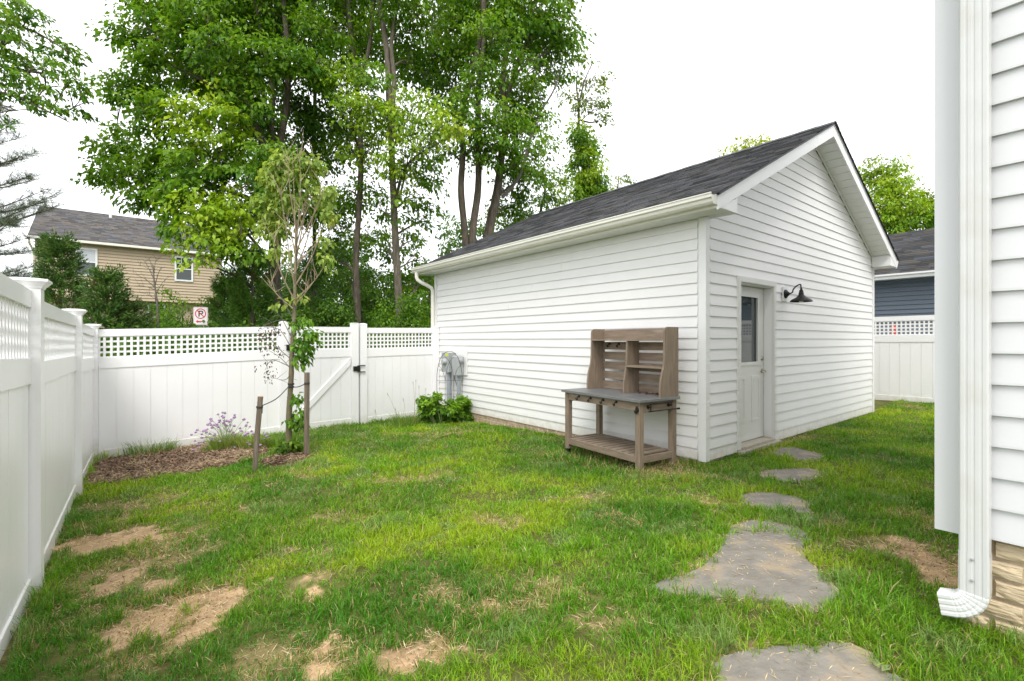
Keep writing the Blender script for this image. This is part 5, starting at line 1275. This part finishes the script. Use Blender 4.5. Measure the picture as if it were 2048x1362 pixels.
grass_tuft('grass_tuft', 'grassy tuft between leaning stake and young tree', 552, 892, 26, 32, 260, ((.08,.20,.03),(.20,.34,.05)), 84, .5, 'grass', .006, 'tufts of long grass', .05)
grass_tuft('grass_tuft', 'small green tuft at the front of the mulch bed', 420, 905, 14, 20, 130, ((.10,.22,.02),(.2,.34,.04)), 85, .5, 'grass', .005, 'tufts of long grass', .05)
grass_tuft('weed_tuft', 'tall thin weeds with seed heads left of the leafy bush', 812, 852, 30, 34, 220, ((.10,.20,.03),(.22,.33,.06)), 86, .45, 'weed', .006, 'tufts of long grass', .08)
grass_tuft('weed_tuft', 'ragged unmown grass under the potting bench', 1235, 918, 60, 20, 500, ((.10,.16,.03),(.24,.26,.07)), 87, .8, 'weed', .005, 'tufts of long grass', .3)
wb = on_ground(805, 850); kw = depth(wb.x, wb.y)
wd = thing('tall_weed', 'few tall thin grass stems in front of the right fence panel', 'weed', wb)
ws = MB()
for (x0, x1, y1) in ((800,774,785),(812,806,795),(830,826,762),(835,838,770),(826,832,758),(752,750,818),(845,852,775),(795,790,815)):
    a = at(x0, 852, kw); e = at(x1, y1, kw); ws.tube(smooth_path([a, a.lerp(e,.6)+Vector((.01,0,.02)), e], 4), .0022, 4, False)
    d = (e-a).normalized(); ws.tube([e-d*.07, e-d*.03, e], [.001,.0055,.001], 5)
ws.build('stems', 'twig_tan', wd, wb, kind='stuff')
# leafy bush by the meter
def leafy_bush(label, px, py, pxs, seed):
    rng = np.random.default_rng(seed); rg = random.Random(seed); b = on_ground(px, py); k = depth(b.x, b.y)
    o = thing('leafy_bush', label, 'bush', b); st = MB(); Cs = []
    for (qx, qy, r, n_) in pxs:
        kk_ = k+rg.uniform(-.25,.35); c = at(qx, qy, kk_); rm = r*k/FPX
        v = rvec(n_, rng)*(rng.random(n_)**.5*rm)[:,None]; pc = np.array(c)+v; pc[:,0] = np.minimum(pc[:,0], -.05)
        pc[:,2] = np.maximum(pc[:,2], ground_np(pc[:,0], pc[:,1])+.05); Cs.append(pc)
        for q in pc[:6]:
            f = Vector((b.x+(q[0]-b.x)*.5, b.y+(q[1]-b.y)*.5, ground(b.x, b.y)-.02)); st.tube([f, f.lerp(Vector(q),.6)+Vector((0,0,.05)), Vector(q)], [.006,.004,.002], 4, False)
    Cs = np.concatenate(Cs); n = len(Cs); t = np.clip(rng.normal(.5,.3,n)+(Cs[:,2]-b.z-.25)*1.0,0,1)[:,None]
    V, F, cc = leaves_from_clusters(Cs, np.full(n,.075), 14, .062, np.array([.085,.21,.018])*(1-t)+np.array([.26,.46,.035])*t, rng, np.array([b.x,b.y,0.]), .6, .40, .25, down=.15)
    st.build('stems', 'stem_green', o, b, kind='stuff'); np_mesh('foliage', V, F, 'leaf', cc, o, origin=tuple(b), kind='stuff')
leafy_bush('low leafy green bush at the foot of the meter conduits', 895, 845, [(850,815,16,26),(870,805,18,30),(880,830,22,40),(905,815,22,44),(925,830,24,50),(945,825,18,36),(955,840,14,24),(900,838,22,40),(860,835,18,30),(845,800,8,8),(930,812,14,20),(925,800,8,6)], 91)
# fallen leaf at the very front
fl = on_ground(1768, 1352)
V, F = leaf_geo(np.array([[fl.x-.03, fl.y, fl.z+.03],[fl.x-.02, fl.y+.01, fl.z+.032]]), np.array([[1,-.2,.05],[1,.5,.05]]), np.array([[0,0,1.],[0,.2,1]]), np.array([.07,.055]), np.array([.014,.012]), .3)
tag(np_mesh('fallen_leaf', V, F, 'leaf', np.tile([.30,.36,.16],(8,1))), 'pale green fallen leaf at the nearest flagstone', 'leaf')

# ================================================================== no-parking sign
k_ = 11.0; sp_ = at(401, 632, k_); sg = thing('parking_sign', 'white no-parking sign with red ring and red double arrow beyond fence', 'sign', (sp_.x, sp_.y, ground(sp_.x, sp_.y)), math.atan2(XA[1], XA[0])+.12)
zc = sp_.z-ground(sp_.x, sp_.y); sw, sh = .155, .205
MB().box(-.022,.022,.012,.03,-.3,zc+sh*.9).build('post', 'sign_post', sg)
def rr(w, h, r, y0, y1, zc):
    P = []
    for (cx, cz, a0) in ((w-r,h-r,0),(-w+r,h-r,90),(-w+r,-h+r,180),(w-r,-h+r,270)):
        for i in range(5): a = R(a0+i*22.5); P.append((cx+r*math.cos(a), 0, zc+cz+r*math.sin(a)))
    return MB().extrude(P, (0,y0,0), (0,y1,0))
pn = rr(sw, sh, .03, .0, .0115, zc).build('panel', 'sign_white', sg)
def ringm(cx, cz, r0, r1, y0, y1, m, n=36, w=None):
    b = MB()
    for i in range(n):
        a0, a1 = 2*math.pi*i/n, 2*math.pi*(i+1)/n
        p = [(cx+r*math.cos(a), z_, cz+r*math.sin(a)) for z_ in (y0, y1) for (r, a) in ((r0,a0),(r1,a0),(r1,a1),(r0,a1))]
        b.hexa(p)
    return b
zr = zc+.055
ringm(0, zr, .098, .118, -.003, -.0002, None).build('prohibition_ring', 'sign_red', pn)
L_ = MB().box(-.045,-.018,-.0026,-.0003,zr-.068,zr+.068).box(-.018,.02,-.0026,-.0003,zr+.044,zr+.068).box(-.018,.02,-.0026,-.0003,zr-.012,zr+.012)
for i in range(8):
    a0, a1 = -math.pi/2+math.pi*i/8, -math.pi/2+math.pi*(i+1)/8
    L_.hexa([(.02+r*math.cos(a), y_, zr+.028+r*math.sin(a)) for y_ in (-.0026,-.0003) for (r,a) in ((.016,a0),(.040,a0),(.040,a1),(.016,a1))])
L_.build('letter_p', 'sign_black', pn)
c45 = .0707
MB().hexa([(q[0], y_, zr+q[1]) for y_ in (-.0045,-.003) for q in ((-c45-.007,c45-.007),(c45-.007,-c45-.007),(c45+.007,-c45+.007),(-c45+.007,c45+.007))]).build('slash', 'sign_red', pn)
zr2 = zc-.125; ar = MB().box(-.06,.06,-.0026,-.0003,zr2-.011,zr2+.011)
for s_ in (-1,1): ar.extrude([(s_*.105,0,zr2),(s_*.055,0,zr2+.034),(s_*.055,0,zr2-.034)][::s_], (0,-.0027,0), (0,-.0003,0))
ar.build('double_arrow', 'sign_red', pn)
bd = rr(sw-.006, sh-.006, .026, -.0012, -.0002, zc)
MB().box(-sw+.012,sw-.012,-.0015,-.0001,zc+sh-.016,zc+sh-.012).box(-sw+.012,sw-.012,-.0015,-.0001,zc-sh+.012,zc-sh+.016).box(-sw+.010,-sw+.014,-.0015,-.0001,zc-sh+.02,zc+sh-.02).box(sw-.014,sw-.010,-.0015,-.0001,zc-sh+.02,zc+sh-.02).build('border', 'sign_red', pn)

# ================================================================== tan house beyond the fence
TY = 32.0; X0, X1 = -8.85, -.5; TE = 6.75
th = thing('tan_house', 'two-storey tan clapboard house with grey shingle roof behind the trees', 'house', (X0, TY, -.4)); to = (X0, TY, -.4)
tw = MB().box(X0, X1, TY+.05, TY+8, 3.65, TE-.1).box(X0, X1, TY+.45, TY+8, -.6, 3.64)
for xg in (X0, X1-.2): tw.extrude([(xg,TY+.05,TE-.1),(xg,TY+8,TE-.1),(xg,TY+4,8.95)], (0,0,0), (.2,0,0))
tw = tw.build('wall', 'beige_siding', th, to)
bs_ = MB(); cz = .17
z_ = 3.65
while z_ < TE-.12: bs_.extrude([(0,TY+.05,z_),(0,TY+.05-.045,z_),(0,TY+.05-.003,z_+cz),(0,TY+.05,z_+cz)][::-1], (X0+.1,0,0), (X1-.1,0,0)); z_ += cz
z_ = -.2
while z_ < 3.5: bs_.extrude([(0,TY+.45,z_),(0,TY+.45-.022,z_),(0,TY+.45-.003,z_+cz),(0,TY+.45,z_+cz)][::-1], (X0+.1,0,0), (X1-.1,0,0)); z_ += cz
bs_.build('siding', 'beige_siding', tw, to, kind='stuff')
for xq in (X0-.02, X1-.1): MB().box(xq, xq+.12, TY+.015, TY+.2, 3.64, TE-.1).build('corner_trim', 'beige_trim', tw, to)
sl_ = (9.15-TE)/4.25
rfm = MB().hexa([(X0-.25,TY-.25,TE-.03),(X1+.25,TY-.25,TE-.03),(X1+.25,TY+4,9.12),(X0-.25,TY+4,9.12),(X0-.25,TY-.25,TE+.03),(X1+.25,TY-.25,TE+.03),(X1+.25,TY+4,9.18),(X0-.25,TY+4,9.18)])
rfm.hexa([(X0-.25,TY+4,9.12),(X1+.25,TY+4,9.12),(X1+.25,TY+8.25,TE-.03),(X0-.25,TY+8.25,TE-.03),(X0-.25,TY+4,9.18),(X1+.25,TY+4,9.18),(X1+.25,TY+8.25,TE+.03),(X0-.25,TY+8.25,TE+.03)])
trf = rfm.build('roof', 'strap', th, to)
nn = math.hypot(1, sl_)
shingles('shingles', trf, (X0-.25, TY-.27, TE+.035), (1,0,0), (0,1/nn,sl_/nn), X1-X0+.5, 4.27*nn, .16, (0,-sl_/nn,1/nn), .115, .34, origin=to, tab=(.22,.5), th=.014, seed=8, warm=.12, tint=(1.06,1,1.0))
MB().box(X0-.27, X1+.27, TY-.36, TY-.252, TE-.13, TE+.0).build('gutter', 'gutter_cream', th, to)
MB().box(X0, X1, TY-.25, TY+.05, TE-.14, TE-.12).build('soffit', 'beige_trim', th, to)
MB().tube([(X0-.2,TY-.3,TE-.13),(X0-.2,TY-.28,TE-.35),(X0-.04,TY+.0,TE-.8),(X0-.04,TY,3.6)], .05, 6).build('downspout', 'beige_trim', th, to)
vp = at_y(221, 438, TY+3.6); MB().tube([(vp.x,TY+3.5,8.7),(vp.x,TY+3.5,9.32)], .07, 10).build('vent_pipe', 'window_white', trf, to)
def win(px0, px1, py0, py1, yw, grid, glass='window_glass'):
    a = at_y(px0, py0, yw); b = at_y(px1, py1, yw); xa, xb, za, zb_ = a.x, b.x, b.z, a.z; f = .09
    w = MB().box(xa,xa+f,yw-.07,yw,za,zb_).box(xb-f,xb,yw-.07,yw,za,zb_).box(xa+f,xb-f,yw-.07,yw,zb_-f,zb_).box(xa+f,xb-f,yw-.07,yw,za,za+f).build('window', 'window_white', tw, to)
    zm = (za+zb_)/2
    MB().box(xa+f, xb-f, yw-.05, yw-.04, zm+.03, zb_-f).build('pane', glass, w, to) if False else None
    MB().box(xa+f, xb-f, yw-.05, yw-.04, zm+.03, zb_-f).build('pane', glass, tw, to)
    MB().box(xa+f, xb-f, yw-.035, yw-.025, za+f, zm-.03).build('screen_pane', 'window_screen', tw, to)
    m = MB().box(xa+f, xb-f, yw-.06, yw-.02, zm-.03, zm+.03)
    if grid:
        for i in (1,2): xx = xa+f+(xb-xa-2*f)*i/3; m.box(xx-.015, xx+.015, yw-.056, yw-.051, zm+.03, zb_-f)
        zq = (zm+zb_-f)/2; m.box(xa+f, xb-f, yw-.058, yw-.0565, zq-.015, zq+.015)
    m.build('window_bars', 'window_white', tw, to)
win(149, 195, 494, 553, TY+.03, False, 'window_curtain_reflection'); win(349, 386, 512, 564, TY+.03, True); win(294, 330, 607, 660, TY+.43, False)

# ================================================================== blue-grey garage beyond the right fence
BX = 10.6; BE = 2.98; BL = 3.4
bg_ = thing('neighbour_garage', 'blue-grey clapboard garage with dark roof beyond the right fence', 'garage', (BX, 0, 0)); bo_ = (BX, 0, 0)
bw = MB().box(BX+.03, BX+6, -9, BL, -.2, BE).build('wall', 'blue_siding', bg_, bo_)
m = MB(); z_ = 0
while z_ < BE-.02: m.extrude([(BX+.03,0,z_),(BX,0,z_),(BX+.024,0,z_+.115),(BX+.03,0,z_+.115)], (0,-8.95,0), (0,BL-.05,0)); z_ += .115
m.build('siding', 'blue_siding', bw, bo_, kind='stuff')
RZ = BE+.12+(3.3)*.48
rb = MB().hexa([(BX-.3,-9.3,BE+.05),(BX+3,-9.3,RZ-.03),(BX+3,BL+.3,RZ-.03),(BX-.3,BL+.3,BE+.05),(BX-.3,-9.3,BE+.1),(BX+3,-9.3,RZ+.02),(BX+3,BL+.3,RZ+.02),(BX-.3,BL+.3,BE+.1)])
rb.hexa([(BX+3,-9.3,RZ-.03),(BX+6.3,-9.3,BE+.05),(BX+6.3,BL+.3,BE+.05),(BX+3,BL+.3,RZ-.03),(BX+3,-9.3,RZ+.02),(BX+6.3,-9.3,BE+.1),(BX+6.3,BL+.3,BE+.1),(BX+3,BL+.3,RZ+.02)])
rb = rb.build('roof', 'strap', bg_, bo_)
dzr = (RZ+.02-BE-.1)/3.3; nn = math.hypot(1, dzr)
shingles('shingles', rb, (BX-.31,-9.3,BE+.102), (0,1,0), (1/nn,0,dzr/nn), BL+9.6, 3.3*nn, .14, (-dzr/nn,0,1/nn), .062, .38, origin=bo_, tab=(.2,.45), seed=12, warm=.16)
MB().extrude([(BX-.301,0,BE+.10),(BX-.301,0,BE-.03),(BX-.39,0,BE-.03),(BX-.40,0,BE+.03),(BX-.43,0,BE+.06),(BX-.43,0,BE+.10)], (0,-9.3,0), (0,BL+.3,0)).build('gutter', 'trim_white', bg_, bo_)
MB().box(BX-.3, BX, -9.2, BL+.2, BE-.02, BE+.0).build('soffit', 'trim_white', bg_, bo_)
rp = at_x(1787, 662, BX-.2)
rd = thing('red_object', 'narrow red object glimpsed through the right fence lattice', 'red object', (rp.x, rp.y, 0))
MB().tube([(BX-.2,rp.y,1.2),(BX-.2,rp.y,1.72)], .055, 12).lathe([(.055,1.72),(.03,1.78),(.02,1.80),(0,1.80)], (BX-.2,rp.y,0), (0,0,1), 12).build('body', 'red_paint', rd, (rp.x, rp.y, 0))
MB().box(BX-.16, BX+.0, rp.y-.03, rp.y+.03, 1.3, 1.36).build('bracket', 'iron', rd, (rp.x, rp.y, 0))

# ================================================================== undergrowth and wood beyond the fence
def leaf_mass(name, label, boxes, tone, seed, nper=30, size=.09):
    rng = np.random.default_rng(seed); Cs = []
    for (px0, px1, py0, py1, k0, k1, n_) in boxes:
        for _ in range(n_):
            k = rng.uniform(k0, k1); px = rng.uniform(px0, px1); py = py0+(py1-py0)*rng.random()**.7+14*mnoise.noise(Vector((px*.03, k, 3)))
            p = at(px, py, k); g = ground(p.x, p.y)
            if p.z > g+.05: Cs.append(tuple(p))
    Cs = np.array(Cs); n = len(Cs); lo, hi = (np.array(q) for q in GREENS[tone]); t = np.clip(rng.normal(.35,.3,n),0,1)[:,None]
    ctr = np.array([CAM[0]+YA[0]*60, CAM[1]+YA[1]*60, 0.])
    V, F, cc = leaves_from_clusters(Cs, rng.uniform(.22,.42,n), nper, size, lo*(1-t)+hi*t, rng, ctr, .6, .32)
    o = np_mesh(name, V, F, 'leaf', cc, kind='stuff'); tag(o, label, 'undergrowth'); return o
leaf_mass('undergrowth', 'dark leafy undergrowth just behind the rear fence', [(190,560,662,760,8.6,11.5,420),(540,880,658,740,10.6,13.5,420)], 'dark', 201)
leaf_mass('woodland', 'dense dark wood behind the trees', [(560,900,545,650,17,24,750),(880,1010,430,560,19,25,220),(440,600,520,650,19,26,300),(640,740,470,560,18,24,120),(-120,90,560,650,17,22,260)], 'dark', 202, 30, .13)
